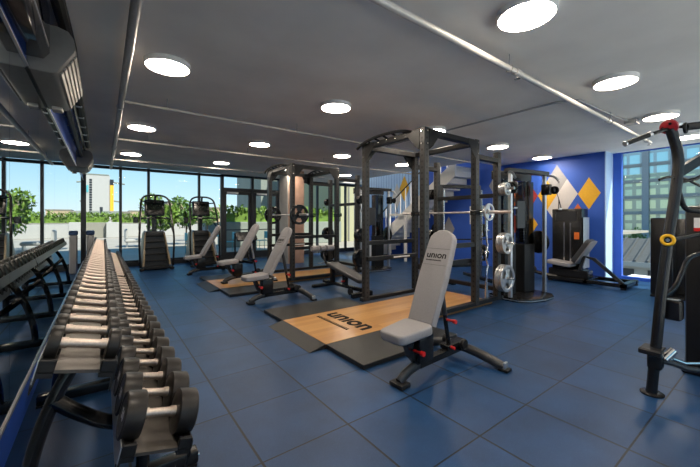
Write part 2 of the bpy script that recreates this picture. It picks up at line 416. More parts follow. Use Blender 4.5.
# door unit: two glass doors with a transom
dx = [mull_x(222), mull_x(252), mull_x(279)]
f = MB()
for x in dx: f.box(x - .05, x + .05, YF - .07, YF + .07, 0, ZC, .006)
f.box(dx[0], dx[2], YF - .06, YF + .06, 2.93, ZC); f.box(dx[0], dx[2], YF - .06, YF + .06, 2.42, 2.54)
o = struct(f.build('window_5', MULL))
for i in range(2): MB().box(dx[i] + .05, dx[i + 1] - .05, YF - .006, YF + .006, 2.54, 2.93).build('pane', GLASS, o, smooth=False)
for i in range(2):
    a, b = dx[i] + .055, dx[i + 1] - .055
    f = MB(); f.box(a, a + .09, YF - .03, YF + .03, .01, 2.415); f.box(b - .09, b, YF - .03, YF + .03, .01, 2.415)
    f.box(a + .09, b - .09, YF - .03, YF + .03, 2.31, 2.415); f.box(a + .09, b - .09, YF - .03, YF + .03, .01, .26)
    o = struct(f.build('door_%d' % (i + 1), MULL, smooth=False))
    MB().box(a + .08, b - .08, YF - .005, YF + .005, .25, 2.32).build('pane', GLASS, o, smooth=False)
    MB().cyl((a + .05, YF - .09, 1.05), (b - .05, YF - .09, 1.05), .018, n=10).cyl((a + .06, YF - .09, 1.05), (a + .06, YF - .025, 1.05), .012, n=8).cyl((b - .06, YF - .09, 1.05), (b - .06, YF - .025, 1.05), .012, n=8).build('push_bar', MULL, o)
    MB().box(a + .1, a + .5, YF - .08, YF - .03, 2.33, 2.40, .006).build('door_closer', ALU, o)
# right part of the far wall: tall panes to the corner
xs2 = [dx[2], mull_x(300), mull_x(318), mull_x(332), mull_x(346), XR]
for i in range(len(xs2) - 1):
    a, b = xs2[i], xs2[i + 1]
    f = MB()
    f.box(b - .07, b, YF - .06, YF + .06, 0.1, ZC, .006)
    f.box(a, b - .07, YF - .05, YF + .05, 2.90, ZC); f.box(a, b - .07, YF - .05, YF + .05, 0.0, 0.16)
    o = struct(f.build('window_%d' % (i + 6), MULL))
    MB().box(a + .001, b - .06, YF - .006, YF + .006, .15, 2.91).build('pane', GLASS, o, smooth=False)

# right-hand window (beyond the blue wall)
f = MB()
f.box(XW - .06, XW + .06, 2.5, 2.66, 0, ZC); f.box(XW - .05, XW + .05, YB, 2.5, 0, .07); f.box(XW - .05, XW + .05, YB, 2.5, 2.98, ZC)
for yy in (0.72, -1.0): f.box(XW - .05, XW + .05, yy - .03, yy + .03, .07, 2.98)
o = struct(f.build('window_11', BLUE, smooth=False))
for a, b in ((.75, 2.5), (-.97, .69), (YB, -1.03)): MB().box(XW - .006, XW + .006, a, b, .07, 2.98).build('pane', GREENGLASS, o, smooth=False)

# concrete column
struct(MB().box(4.72, 5.3, 9.7, 10.3, 0, ZC, .006).build('column', CONC), 'grey concrete column beside the glass doors', 'column')
struct(MB().box(4.75, 5.31, 9.685, 9.7, 0, ZC).build('trim_4', PINK, smooth=False))

# ------------------------------------------------------------------ ceiling lamps, pipes
def make_lamp():
    t = thing('ceiling_lamp', 'x', 'ceiling lamp')
    MB().lathe([(.0, 0.05), (.212, .05), (.212, .008), (.207, 0), (.198, 0), (.198, .012), (0, .012)], n=40).build('lamp_ring', LAMPRING, t)
    MB().lathe([(0, .011), (.1975, .011), (.1975, .003), (.12, .001), (0, 0)], n=40).build('diffuser', LAMP, t)
    return t
lx = [0.53, 2.6, 4.68, 6.78, 8.85]; ly = [-1.3, 1.24, 3.83, 6.63, 9.40]  # first lamp row is unseen, carries the grid on behind for light
lamp0 = None
rown = ['unseen row behind the camera', 'row nearest the camera', 'second row from the camera', 'third row from the camera', 'row nearest the far windows']
coln = ['leftmost', 'second from left', 'middle', 'second from right', 'rightmost']
for j, yy in enumerate(ly):
    for i, xx in enumerate(lx):
        if i == 4 and j >= 3: continue
        lab = 'round flat lit ceiling lamp, %s of the %s' % (coln[i] if not (j >= 3 and i == 3) else 'rightmost', rown[j])
        if lamp0 is None:
            lamp0 = make_lamp(); o = lamp0; o.location = (xx, yy, ZC - .05); o['label'] = lab; o['group'] = 'round ceiling lamps'
        else: o = dup(lamp0, (xx, yy, ZC - .05), label=lab)
def hangers(m, pts, z, r):
    for x, y in pts:
        m.cyl((x, y, z), (x, y, ZC), .006, n=6); m.torus((x, y, z), r + .006, .005, axis='y', n=12, m=5)
    return m
t = thing('sprinkler_pipe', 'pale sprinkler pipe crossing the ceiling above the front of the gym', 'pipe', (0, 1.66, 2.86))
MB().cyl((0.2, 0, 0), (8.3, 0, 0), .028, n=12).cyl((3.25, 0, 0), (3.34, 0, 0), .036, n=12).cyl((5.9, 0, 0), (6.0, 0, 0), .036, n=12).build('tube', PIPEW, t)
MB().cyl((3.3, 0, 0), (3.3, 0, -.05), .012, n=8).cyl((3.3, 0, -.05), (3.3, 0, -.06), .028, n=10).cyl((8.2, 0, 0), (8.2, 0, -.05), .012, n=8).cyl((8.2, 0, -.05), (8.2, 0, -.06), .028, n=10).build('sprinkler_head', CHROME, t)
for xx in (3.15, 6.05, 8.0): MB().cyl((xx, 0, .02), (xx, 0, ZC - 2.86), .006, n=6).torus((xx, 0, 0), .033, .005, axis='x', n=12, m=5).build('hanger', PIPE, t)
t = thing('main_pipe', 'grey pipe running along the ceiling toward the windows beside the left wall', 'pipe', (0.18, 0, 2.86))
MB().cyl((0, -2.1, 0), (0, 11.6, 0), .034, n=12).build('tube', PIPE, t)
for yy in (2.2, 5.2, 8.2, 10.5): MB().cyl((0, yy, .03), (0, yy, ZC - 2.86), .006, n=6).torus((0, yy, 0), .04, .005, axis='y', n=12, m=5).build('hanger', PIPE, t)
for yy, x1, lab in ((4.95, 7.5, 'thin branch pipe crossing the ceiling behind the front rack'), (7.3, 7.9, 'thin branch pipe crossing the ceiling above the rear rack'), (9.8, 6.0, 'thin branch pipe crossing the ceiling nearest the windows')):
    t = thing('branch_pipe', lab, 'pipe', (0.18, yy, 2.86), group='thin ceiling branch pipes')
    MB().cyl((0.03, 0, 0), (x1, 0, 0), .019, n=10).build('tube', PIPE, t)
    for xx in (0.5, 2.4, 4.4): MB().cyl((xx, 0, .02), (xx, 0, ZC - 2.86), .005, n=6).torus((xx, 0, 0), .023, .004, axis='x', n=10, m=5).build('hanger', PIPE, t)
t = thing('electrical_conduit', 'grey bent conduit ending at a ceiling box by the front lamps', 'conduit', (0, 0, ZC - .022))
MB().tube([(4.84, 5.2, 0), (4.86, 3.84, 0), (4.88, 1.95, 0), (5.02, 1.72, 0), (6.4, 1.66, 0), (6.75, 1.6, 0)], .014, n=8).build('tube', PIPE, t)
MB().box(6.68, 6.86, 1.5, 1.66, -.05, .018, .004).build('junction_box', PIPE, t)

# ------------------------------------------------------------------ wall-mounted units above the mirror
def ac_unit(y0, y1, label):
    t = thing('air_conditioner', label, 'air conditioner', (XL, y0, 2.5), group='grey wall units above the mirror')
    L = y1 - y0
    prof = [(.001, .02), (.001, .36), (.17, .37), (.235, .35), (.27, .30), (.28, .24), (.275, .20), (.17, .02), (.14, .005), (.02, .005)]
    MB().prism(prof, 'y', 0, L, .008).build('casing', ACGREY, t)
    MB().prism([(x * .985 + .002, z * .985 + .003) for x, z in prof], 'y', -.006, 0, .002).build('end_cap', ACGREY, t)
    for k in range(5):
        f = .10 + .19 * k; px, pz = .17 + .105 * f, .02 + .18 * f
        M = Matrix.Translation((px, 0, pz)) @ Matrix.Rotation(math.radians(-60), 4, 'Y')
        MB().box(-.006, .022, .06, L - .06, -.016, .0, .003, 1, M).build('louver', ACLIGHT, t)
    MB().box(.05, .13, L * .86, L * .97, -.03, .006, .006).build('drain_box', ACLIGHT, t)
    return t
ac_unit(3.35, 4.45, 'grey rounded air conditioner with pale louvers above the mirror, nearest the camera')
ac_unit(8.9, 10.0, 'grey rounded air conditioner above the far end of the mirror by the windows')
t = thing('wall_box', 'glossy black box on the blue wall just before the near grey air conditioner', 'wall box', (XL, 2.1, 2.58))
MB().prism([(.001, 0), (.001, .42), (.10, .42), (.135, .36), (.135, .05), (.10, 0)], 'y', 0, 1.2, .01).build('box_shell', GLOSSBLACK, t)
MB().box(.134, .14, .1, 1.1, .06, .075).build('trim_strip', ALU, t)
t = thing('insulated_line', 'black insulated pipes along the top of the left wall between the grey units', 'pipe', (0, 0, 0))
MB().tube([(-.26, 1.0, 2.95), (-.26, 3.0, 2.95), (-.235, 3.9, 2.955), (-.25, 5.2, 2.93), (-.25, 8.8, 2.93)], .045, n=10).build('pipe_sleeve', RUBBER, t)
MB().tube([(-.36, 4.5, 2.72), (-.36, 5.0, 2.78), (-.37, 8.9, 2.74)], .035, n=8).build('pipe_sleeve', RUBBER, t)
MB().tube([(-.31, 4.46, 2.66), (-.30, 5.0, 2.86), (-.31, 8.9, 2.86)], .02, n=8).build('cable', BLACK2, t)
for yy in (5.0, 5.6, 6.2, 6.8, 7.4, 8.0): MB().box(XL + .001, -.22, yy, yy + .03, 2.875, 2.89).box(-.235, -.22, yy, yy + .03, 2.89, ZC - .001).build('bracket', ALU, t)

# ------------------------------------------------------------------ dumbbell racks
TILT = math.radians(14)
def rack_unit(y0, y1, frames, label):
    t = thing('dumbbell_rack', label, 'dumbbell rack', (0, y0, 0), group='two-tier dumbbell racks'); L = y1 - y0
    def tray(cx, cz, wd, name, n):
        M = Matrix.Translation((cx, 0, cz)) @ Matrix.Rotation(TILT, 4, 'Y') @ Matrix.Translation((0, n if y0 < 3 else 0, 0))
        L = y1 - y0 - (n if y0 < 3 else 0)
        b = MB(); b.box(-wd / 2 + .05, wd / 2 - .05, 0, L, -.012, 0, M=M)
        o = b.build(name, TRAYM, t, smooth=False)
        MB().box(-wd / 2 - .004, -wd / 2, 0, L, -.05, .028, M=M).build('tray_lip', RAILM, o, smooth=False); MB().box(wd / 2, wd / 2 + .004, 0, L, -.045, .02, M=M).build('tray_lip', BLACK2, o, smooth=False)
        for sx in (-1, 1):
            s = MB(); a0 = sx * (wd / 2 - .05); a1 = sx * wd / 2; lo, hi = min(a0, a1), max(a0, a1)
            s.box(lo, hi, 0, L, -.03, -.012, M=M)
            k = .0
            while k < L - .02:
                s.box(lo, hi, k, k + .022, -.012, .034, .004, M=M); k += .2045
            s.box(hi - .006 if sx > 0 else lo, hi if sx > 0 else lo + .006, 0, L, -.012, .03, M=M)
            s.build('saddle_rail', RUBBER, o)
        for sx in (-1, 1):
            MB().prism([(sx * wd / 2 - .008, -.03), (sx * wd / 2 + .008, -.03), (sx * wd / 2 + .002, -.085), (sx * wd / 2 - .002, -.085)], 'y', 0, .006, M=M).build('end_hook', BLACK, o)
        return o
    tray(-.075, .842, .235, 'upper_tray', .10); tray(.172, .495, .25, 'lower_tray', 0)
    for fy in frames:
        y = fy - y0
        fr = MB().tube([(-.03, y, .815), (-.09, y, .74), (-.155, y, .63), (-.215, y, .48), (-.258, y, .33), (-.285, y, .18), (-.29, y, .08)], .030, n=12, smooth=2, ry=.044, up=(0, 1, 0)).build('frame_leg', BLACK2, t)
        MB().tube([(-.19, y, .56), (-.10, y, .47), (.02, y, .375), (.17, y, .33)], .032, n=12, smooth=2, ry=.046, up=(0, 1, 0)).build('brace', BLACK2, fr)
        MB().cyl((.17, y, .09), (.17, y, .47), .032, n=14).build('post', BLACK2, fr)
        MB().box(-.40, .44, y - .04, y + .04, .012, .085, .012, 2).build('foot_bar', BLACK2, fr)
        MB().box(-.40, -.34, y - .042, y + .042, 0, .014).box(.37, .43, y - .042, y + .042, 0, .014).build('rubber_foot', RUBBER, fr)
        MB().cyl((.4401, y - .02, .05), (.446, y - .02, .05), .007, n=8).cyl((.4401, y + .02, .05), (.446, y + .02, .05), .007, n=8).build('bolt', CHROME, fr)
    return t
R1 = (1.50, 5.86); R2 = (5.92, 10.3)
rack_unit(*R1, (2.08, 3.40, 5.0), 'black two-tier dumbbell rack along the mirror, nearest the camera')
rack_unit(*R2, (6.4, 7.9, 9.4), 'black two-tier dumbbell rack along the mirror, nearest the windows')

def make_dumbbell(r, tk, grip, mark):
    t = thing('dumbbell', 'x', 'dumbbell')
    MB().cyl((-grip / 2 - .02, 0, 0), (grip / 2 + .02, 0, 0), .0175, n=14).build('handle', KNURL, t)
    for s in (-1, 1): MB().cyl((s * (grip / 2 - .022), 0, 0), (s * (grip / 2 + .004), 0, 0), .0215, n=14).build('collar', KNURL, t)
    for s in (-1, 1):
        a = s * grip / 2
        pr = [(0, 0), (r * .55, 0), (r * .95, .001), (r * .985, .003), (r, .009), (r, tk - .010), (r * .98, tk - .004), (r * .92, tk), (r * .80, tk), (r * .77, tk - .003), (0, tk - .003)]
        hd = MB().lathe([(q, a + s * h) for q, h in pr], axis='x', n=26).build('head', URETH, t)
        if mark:
            M = Matrix.Translation((a + s * (tk - .0025), 0, 0)) @ Matrix.Rotation(s * PI / 2, 4, 'Z') @ Matrix.Rotation(PI / 2, 4, 'X')
            text('weight_number', '50', .055, WHITEINK, hd, M, .001)
    return t
def tier(cx, cz, first, grip, r0, r1, tk0, tk1, name, mark_n):
    n = 0; protos = {}
    for (a, b), rname in ((R1, 'near'), (R2, 'far')):
        k = 0; y = a + .1145 + (first if a < 3 else 0)
        while y < b - .05:
            f = n / 41
            step = min(4, int(f * 5)); mk = n < mark_n
            key = (step, mk)
            # plate radius of the pairs along the tier
            r = r0 + (r1 - r0) * step / 4; tk = tk0 + (tk1 - tk0) * step / 4
            lift = r * .93 + .004
            loc = (cx + lift * math.sin(TILT), y, cz + lift * math.cos(TILT))
            lab = 'round black dumbbell, %s from the near end on the %s tier of the %s rack' % (ORD[k], name, rname)
            if key not in protos:
                o = make_dumbbell(r, tk, grip, mk); protos[key] = o
                o.location = loc; o.rotation_euler = (0, TILT, 0); o['label'] = lab; o['group'] = 'dumbbells on the %s tier' % name
            else: o = dup(protos[key], loc, label=lab, rot=(0, TILT, 0))
            # small natural roll of each dumbbell
            y += .2045; k += 1; n += 1
tier(-.075, .842, .10, .150, .064, .062, .040, .038, 'upper', 0)
tier(.172, .495, .012, .125, .090, .082, .074, .066, 'lower', 3)

# ------------------------------------------------------------------ platforms
def comb(w, h):          # the small unreadable line under the logo
    rg = random.Random(3); n = 17; st = w / n; top = []
    for k in range(n):
        x = -w / 2 + k * st; t_ = h * rg.choice((.5, .5, .42, .5))
        top += [(x, -h * .28), (x + st * .1, t_), (x + st * .62, t_), (x + st * .72, -h * .28)]
    return [(-w / 2, -h / 2), (w / 2, -h / 2), (w / 2, -h * .28)] + top[::-1]
def platform(x0, yc, label, logo=True):
    t = thing('lifting_platform', label, 'lifting platform', (x0, yc, 0), group='wooden lifting platforms')
    MB().box(0, 3.30, -.54, .54, 0.002, .05, .003).build('wood_deck', WOOD, t)
    MB().box(-.005, 1.42, -1.19, -.541, 0.002, .05, .004).build('rubber_deck', MATRUB, t)
    MB().box(-.005, 1.42, .541, 1.19, 0.002, .05, .004).build('rubber_deck', MATRUB, t)
    MB().prism([(-.006, 0.002), (-.006, .05), (-.21, .004), (-.21, 0.002)], 'y', -.54, .54).build('ramp', MATRUB, t, smooth=False)
    if logo:
        M = Matrix.Translation((.72, 0, .0508)) @ Matrix.Rotation(-PI / 2, 4, 'Z')
        text('logo', 'un\u0131on', .37, INK, t, M, .013, sx=1.04)
        MB().prism(comb(.72, .055), 'z', .0502, .0512, M=Matrix.Translation((.475, .06, 0)) @ Matrix.Rotation(-PI / 2, 4, 'Z')).build('logo_line', INK, t, smooth=False)
    return t
platform(1.95, 3.60, 'wood and black rubber lifting platform with black logo under the front rack')
platform(1.85, 7.32, 'wood and black rubber lifting platform under the rear rack', False)

# ------------------------------------------------------------------ power racks
def plate_mesh(R, t, n=36):
    b = MB(); bm = b.bm
    st = [(.026, t * .5), (R * .26, t * .5), (R * .34, t * .24), (R * .74, t * .24), (R * .80, t * .5), (R * .985, t * .5), (R, t * .38)]
    if R < .12: st = [(.026, t * .5), (R * .4, t * .5), (R * .5, t * .3), (R * .75, t * .3), (R * .82, t * .5), (R * .98, t * .5), (R, t * .4)]
    V = {}
    for s in (-1, 1):
        for i, (r, h) in enumerate(st):
            for k in range(n):
                th = 2 * PI * k / n; V[s, i, k] = bm.verts.new((r * math.cos(th), s * h, r * math.sin(th)))
    def hole(k): return (k % (n // 3)) in range(2, 8) if n // 3 >= 12 else False
    for k in range(n):
        k2 = (k + 1) % n
        for s in (-1, 1):
            for i in range(len(st) - 1):
                if i == 2 and hole(k): continue
                q = (V[s, i, k], V[s, i, k2], V[s, i + 1, k2], V[s, i + 1, k]); bm.faces.new(q if s < 0 else q[::-1])
        bm.faces.new((V[-1, 0, k], V[1, 0, k], V[1, 0, k2], V[-1, 0, k2])); L = len(st) - 1
        bm.faces.new((V[-1, L, k], V[1, L, k], V[1, L, k2], V[-1, L, k2]))
        if hole(k):
            for i in (2, 3): bm.faces.new((V[-1, i, k], V[1, i, k], V[1, i, k2], V[-1, i, k2]))
            if not hole((k - 1) % n): bm.faces.new((V[-1, 2, k], V[1, 2, k], V[1, 3, k], V[-1, 3, k]))
            if not hole(k2): bm.faces.new((V[-1, 2, k2], V[1, 2, k2], V[1, 3, k2], V[-1, 3, k2]))
    return b
PL = {}
def plate(R, t, m, loc, label, group, axis='y', roll=0.0):
    key = (R, t, m.name)
    if key not in PL:
        o = plate_mesh(R, t).build('weight_plate', m, smooth=True, ang=30); PL[key] = o
    else:
        o = PL[key].copy(); COL.objects.link(o)
    o.location = loc; o.rotation_euler = (0, roll, 0) if axis == 'y' else (0, roll, PI / 2)
    return tag(o, label, 'weight plate', group)
RW, RD1, RD2, RH = .63, 1.20, 1.84, 2.66
def power_rack(ox, oy, label, wing_back=False):
    t = thing('power_rack', label, 'power rack', (ox, oy, 0), group='black power racks'); h = .047
    for sy in (-1, 1):
        for x, ht in ((0, RH), (RD1, RH), (RD2, RH - .12)):
            z0 = .052
            up = MB().box(-h, h, -h, h, -(ht - z0) / 2, (ht - z0) / 2, .004).build('upright', RACKM, t, loc=(x, sy * RW, z0 + (ht - z0) / 2))
            MB().box(-h * .9, h * .9, -h * .9, h * .9, (ht - z0) / 2, (ht - z0) / 2 + .004).build('end_cap', RUBBER, up)
        MB().box(h, RD1 - h, sy * RW - h, sy * RW + h, RH - .09, RH - .012, .004).build('top_beam', BLACK, t)
        MB().box(RD1 + h, RD2 - h, sy * RW - h, sy * RW + h, RH - .30, RH - .225, .004).build('storage_beam', BLACK, t)
        MB().box(-.10, RD2 + .12, sy * RW - .04, sy * RW + .04, .0505 if False else .0515, .115, .006).build('base_rail', BLACK, t)
        e = MB().box(RD2 + .12, RD2 + .126, sy * RW - .04, sy * RW + .04, .053, .113).build('rail_cap', ALU, t)
        # spotter arm
        sp = MB().box(-.02, RD1 - h, sy * (RW - .07) - .03, sy * (RW - .07) + .03, .72, .79, .004).build('safety_arm', BLACK, t)
        MB().box(.55, .95, sy * (RW - .07) - sy * .0302, sy * (RW - .07) - sy * .0312, .742, .768).build('printed_strip', WHITEINK, sp)
        MB().box(h, RD1 - h, sy * RW - .03, sy * RW + .03, .98, 1.05, .004).build('side_beam', BLACK, t)
        # gussets
        for x, sx in ((0, 1), (RD1, -1)):
            g = MB().prism([(x + sx * .04, RH - .012), (x + sx * .26, RH - .012), (x + sx * .26, RH - .08), (x + sx * .12, RH - .25), (x + sx * .04, RH - .30)], 'y', sy * (RW + .0475), sy * (RW + .0535)).build('gusset', BLACK, t)
            for q in ((x, RH - .05), (x, RH - .22)): MB().cyl((q[0], sy * (RW + .046), q[1]), (q[0], sy * (RW + .062), q[1]), .011, n=8).build('bolt', CHROME, g)
        g = MB().prism([(sy * (RW - .04), RH - .012), (sy * (RW - .26), RH - .012), (sy * (RW - .26), RH - .08), (sy * (RW - .12), RH - .25), (sy * (RW - .04), RH - .30)], 'x', -.0535, -.0475).build('gusset', BLACK, t)
        for zb in (.05, .22): MB().cyl((-.046, sy * RW, RH - zb), (-.062, sy * RW, RH - zb), .011, n=8).build('bolt', CHROME, g)
        # J hooks
        jx = RD1 + h
        j = MB().box(RD1 - .055, jx + .012, sy * RW - .055, sy * RW + .055, 1.475, 1.55, .003).box(jx, jx + .085, sy * RW - .03, sy * RW + .03, 1.485, 1.508, .003).box(jx + .075, jx + .085, sy * RW - .03, sy * RW + .03, 1.485, 1.565, .003).build('bar_hook', BLACK2, t)
        # storage pegs
        for z in (.44, 1.02, 1.92):
            MB().cyl((RD2, sy * (RW + h), z), (RD2, sy * (RW + .30), z), .0235, n=14).build('storage_peg', CHROME, t)
            MB().cyl((RD2, sy * (RW + .047), z), (RD2, sy * (RW + .058), z), .045, n=14).build('peg_flange', BLACK2, t)
    MB().box(RD1 - h, RD1 + h, -RW + h, RW - h, RH - .09, RH - .012, .004).build('rear_beam', BLACK, t)
    MB().box(-h, h, -RW + h, RW - h, RH - .09, RH - .012, .004).build('front_beam', BLACK, t)
    MB().box(RD2 - h, RD2 + h, -RW + h, RW - h, .20, .27, .004).build('storage_cross_beam', BLACK, t)
    MB().box(RD2 - h, RD2 + h, -RW + h, RW - h, 1.78, 1.85, .004).build('storage_cross_beam', BLACK, t)
    def wing(x, s):
        p = MB().tube([(x + s * .07, RW + .14, RH - .06), (x + s * .10, RW - .05, RH - .005), (x + s * .11, .30, RH + .03), (x + s * .115, .05, RH + .033), (x + s * .10, -.20, RH + .025), (x + s * .08, -.36, RH + .0), (x + s * .02, -.46, RH - .03)], .022, n=10, smooth=2)
        w_ = p.build('pull_up_bar', BLACK, t)
        for k in (-.30, -.11, .08, .27, .45):
            MB().cyl((x, k, RH - .02), (x + s * (.105 - .2 * k * k), k + .03, RH + .032 - .15 * k * k), .017, n=8).build('grip_rung', BLACK, w_)
            MB().sphere((x + s * .038, k, RH - .045), .014, 8).build('bolt', CHROME, w_)
    wing(0, -1)
    if wing_back: wing(RD1, -1)
    return t
RK1 = (3.52, 3.67); RK2 = (3.40, 7.37)
power_rack(*RK1, 'black drilled-steel power rack on the front platform with silver plates')
power_rack(*RK2, 'black drilled-steel power rack on the rear platform with black plates', True)
def rack_plates(rk, near, far, rname):
    x = rk[0] + RD2
    for sy, m, side in ((-1, near, 'near'), (1, far, 'far')):
        col = 'silver' if m is SILVER else 'black'
        for z, R, n, lv in ((.44, .225, 3, 'bottom'), (1.02, .175, 3, 'middle'), (1.92, .105, 3, 'top')):
            for k in range(n):
                y = rk[1] + sy * (RW + .090 + k * .042)
                plate(R, .036, m, (x, y, z - .006), '%s weight plate on the %s %s-side peg of the %s rack, %s from the post' % (col, lv, side, rname, ORD[k]), 'plates stored on the %s rack' % rname, roll=.7 + k * .9)
rack_plates(RK1, SILVER, BLACK2, 'front'); rack_plates(RK2, BLACK2, BLACK2, 'rear')
def barbell(loc, label):
    t = thing('barbell', label, 'barbell', loc, group='straight barbells')
    MB().cyl((0, -.66, 0), (0, .66, 0), .0165, n=14).build('bar_shaft', BARST, t)
    for s in (-1, 1):
        MB().cyl((0, s * .66, 0), (0, s * .69, 0), .038, n=16).build('bar_collar', CHROME, t)
        MB().cyl((0, s * .69, 0), (0, s * 1.10, 0), .0245, n=16).build('bar_sleeve', BARST, t)
    return t
B1 = (RK1[0] + RD1 + .095, RK1[1] - .07, 1.5235)
barbell(B1, 'steel barbell across the rear posts of the front rack')
plate(.135, .03, SILVER, (B1[0], B1[1] - .74, B1[2]), 'small silver weight plate on the near end of the front rack barbell', 'plates on barbells')
B2 = (RK2[0] + .12, RK2[1] - .01, 1.52)
barbell(B2, 'steel barbell loaded with black plates on the front posts of the rear rack')
for s, n in ((-1, 'near'), (1, 'far')):
    plate(.225, .05, BLACK2, (B2[0], B2[1] + s * .72, B2[2]), 'large black weight plate on the %s end of the rear rack barbell' % n, 'plates on barbells', roll=.4)
# hooks that carry the second barbell
rk2 = [o for o in bpy.data.objects if o.name.startswith('power_rack')][-1]
for sy in (-1, 1):
    MB().box(.0375, .15, sy * .63 - .03, sy * .63 + .03, 1.485, 1.505, .003).box(.14, .15, sy * .63 - .03, sy * .63 + .03, 1.485, 1.55, .003).build('bar_hook', BLACK2, rk2)
# EZ curl bar standing at the rack
t = thing('curl_bar', 'wavy chrome curl bar standing upright beside the front rack storage post', 'curl bar', (RK1[0] + 1.55, RK1[1] - RW + .02, 0.116))
MB().tube([(0, 0, .1), (0, 0, .42), (.05, 0, .55), (-.035, 0, .70), (.05, 0, .85), (-.0, 0, .98), (0, 0, 1.2)], .015, n=10, smooth=1).build('bar_shaft', CHROME, t)
MB().cyl((0, 0, 0), (0, 0, .26), .0245, n=12).build('bar_sleeve', CHROME, t); MB().cyl((0, 0, 1.12), (0, 0, 1.38), .0245, n=12).build('bar_sleeve', CHROME, t)

# ------------------------------------------------------------------ adjustable benches
def bench(loc, rz, label, logo=True, ang=66):
    t = thing('adjustable_bench', label, 'bench', loc, rz, 'adjustable grey benches')
    MB().tube([(.30, 0, .125), (.16, 0, .115), (.05, 0, .08), (-.02, 0, .035)], .033, n=12, smooth=2, ry=.045).build('front_leg', GREYSTEEL, t)
    MB().box(-.07, .045, -.075, .075, .0, .04, .014, 2).build('front_foot', RUBBER, t)
    MB().box(.22, .92, -.035, .035, .085, .155, .008).build('spine', BLACK2, t)
    rl = MB().tube([(.95, -.42, .035), (.92, -.28, .085), (.90, -.12, .12), (.89, 0, .125), (.90, .12, .12), (.92, .28, .085), (.95, .42, .035)], .042, n=12, smooth=2, ry=.046).build('rear_leg', GREYSTEEL, t)
    for s in (-1, 1):
        MB().box(.905, .995, s * .43 - .045, s * .43 + .045, 0, .028, .006).build('rubber_foot', RUBBER, rl)
        MB().box(.915, .975, s * .438 - .012, s * .438 + .012, .026, .085, .004).build('foot_cap', ALU, rl)
    MB().box(.62, .92, -.05, .05, .155, .20, .006).build('ladder_track', BLACK2, t)
    for s in (-1, 1): MB().lathe([(0, -.018), (.045, -.018), (.05, -.008), (.05, .008), (.045, .018), (0, .018)], axis='y', n=18, M=Matrix.Translation((.80, s * .10, .19))).build('transport_wheel', RUBBER, t)
    # seat post + back-pad hinge
    MB().tube([(.24, 0, .12), (.12, 0, .24), (.06, 0, .39)], .03, n=4, smooth=0).build('seat_post', BLACK2, t)
    MB().box(.17, .37, -.07, .07, .15, .40, .02, 2).build('hinge_housing', BLACK2, t)
    MB().cyl((.12, -.04, .28), (.12, -.12, .28), .012, n=8).cyl((.12, -.12, .28), (.12, -.15, .28), .022, n=10).build('pull_knob', RED, t)
    MB().cyl((.66, -.05, .18), (.66, -.09, .18), .015, n=8).build('pull_knob', RED, t)
    # seat
    pts = rounded(.40, .29, .055); pts = [(x, y * (1.0 + .10 * (x / .2))) for x, y in pts]
    M = Matrix.Translation((.06, 0, .445)) @ Matrix.Rotation(math.radians(-4), 4, 'Y')
    MB().prism(pts, 'z', -.04, .04, .018, 3, M).build('seat_pad', PAD, t)
    MB().box(-.08, .20, -.09, .09, .385, .41, .004).build('seat_plate', BLACK2, t)
    # back pad: local u along pad, front face normal -x
    L = .92; a = math.radians(ang)
    M = Matrix.Translation((.27, 0, .455)) @ Matrix.Rotation(PI / 2 - a, 4, 'Y')   # local z runs up the pad
    out = []
    for k in range(9):
        th = PI * k / 8; out.append((.138 * math.cos(th), L - .115 + .115 * math.sin(th)))
    out = [(.138, .02)] + [(.15, .45)] + out + [(-.15, .45)] + [(-.138, .02)]
    bp = MB().prism(out, 'x', -.04, .04, .02, 3, M).build('back_pad', PAD, t)
    for z in (L - .20, L - .36): MB().box(-.0412, -.0385, -.130, .130, z - .002, z + .002, M=M).build('stitched_seam', SEAM, bp)
    MB().box(.04, .065, -.06, .06, .02, L - .15, .004, M=M).build('pad_bracket', BLACK2, t)
    if logo:
        TM = M @ Matrix.Translation((-.0408, 0, L - .265)) @ Matrix(((0, 0, -1, 0), (-1, 0, 0, 0), (0, 1, 0, 0), (0, 0, 0, 1)))
        text('logo', 'un\u0131on', .088, INK, bp, TM, .0016, sx=1.1)
        TM = M @ Matrix.Translation((-.0408, .02, L - .315)) @ Matrix(((0, 0, -1, 0), (-1, 0, 0, 0), (0, 1, 0, 0), (0, 0, 0, 1)))
        MB().prism(comb(.17, .012), 'z', 0, .0006, M=TM).build('logo_line', INK, bp, smooth=False)
    p = M @ Vector((.07, 0, .50)); q = Vector((.70, 0, .17))
    MB().tube([p, q], .02, n=10).build('support_strut', BLACK2, t); MB().tube([p.lerp(q, .02), p.lerp(q, .55)], .026, n=10).build('strut_sleeve', ALU if not logo else GREYSTEEL, t)
    MB().cyl(p.lerp(q, .62) + Vector((0, -.02, 0)), p.lerp(q, .62) + Vector((0, -.09, 0)), .013, n=8).cyl(p.lerp(q, .62) + Vector((0, -.09, 0)), p.lerp(q, .62) + Vector((0, -.12, 0)), .02, n=10).build('pull_knob', RED, t)
    return t
bench((2.02, 2.0, 0), math.radians(3), 'grey upright bench with black logo standing in front of the near platform')
bench((1.98, 5.42, 0), math.radians(2), 'grey inclined bench between the two lifting platforms', True, 62)
bench((2.08, 7.26, .052), math.radians(4), 'grey inclined bench standing on the rear platform', False, 60)
bench((1.78, 9.25, 0), math.radians(0), 'grey inclined bench farthest back, in front of the right stair climber', False, 60)

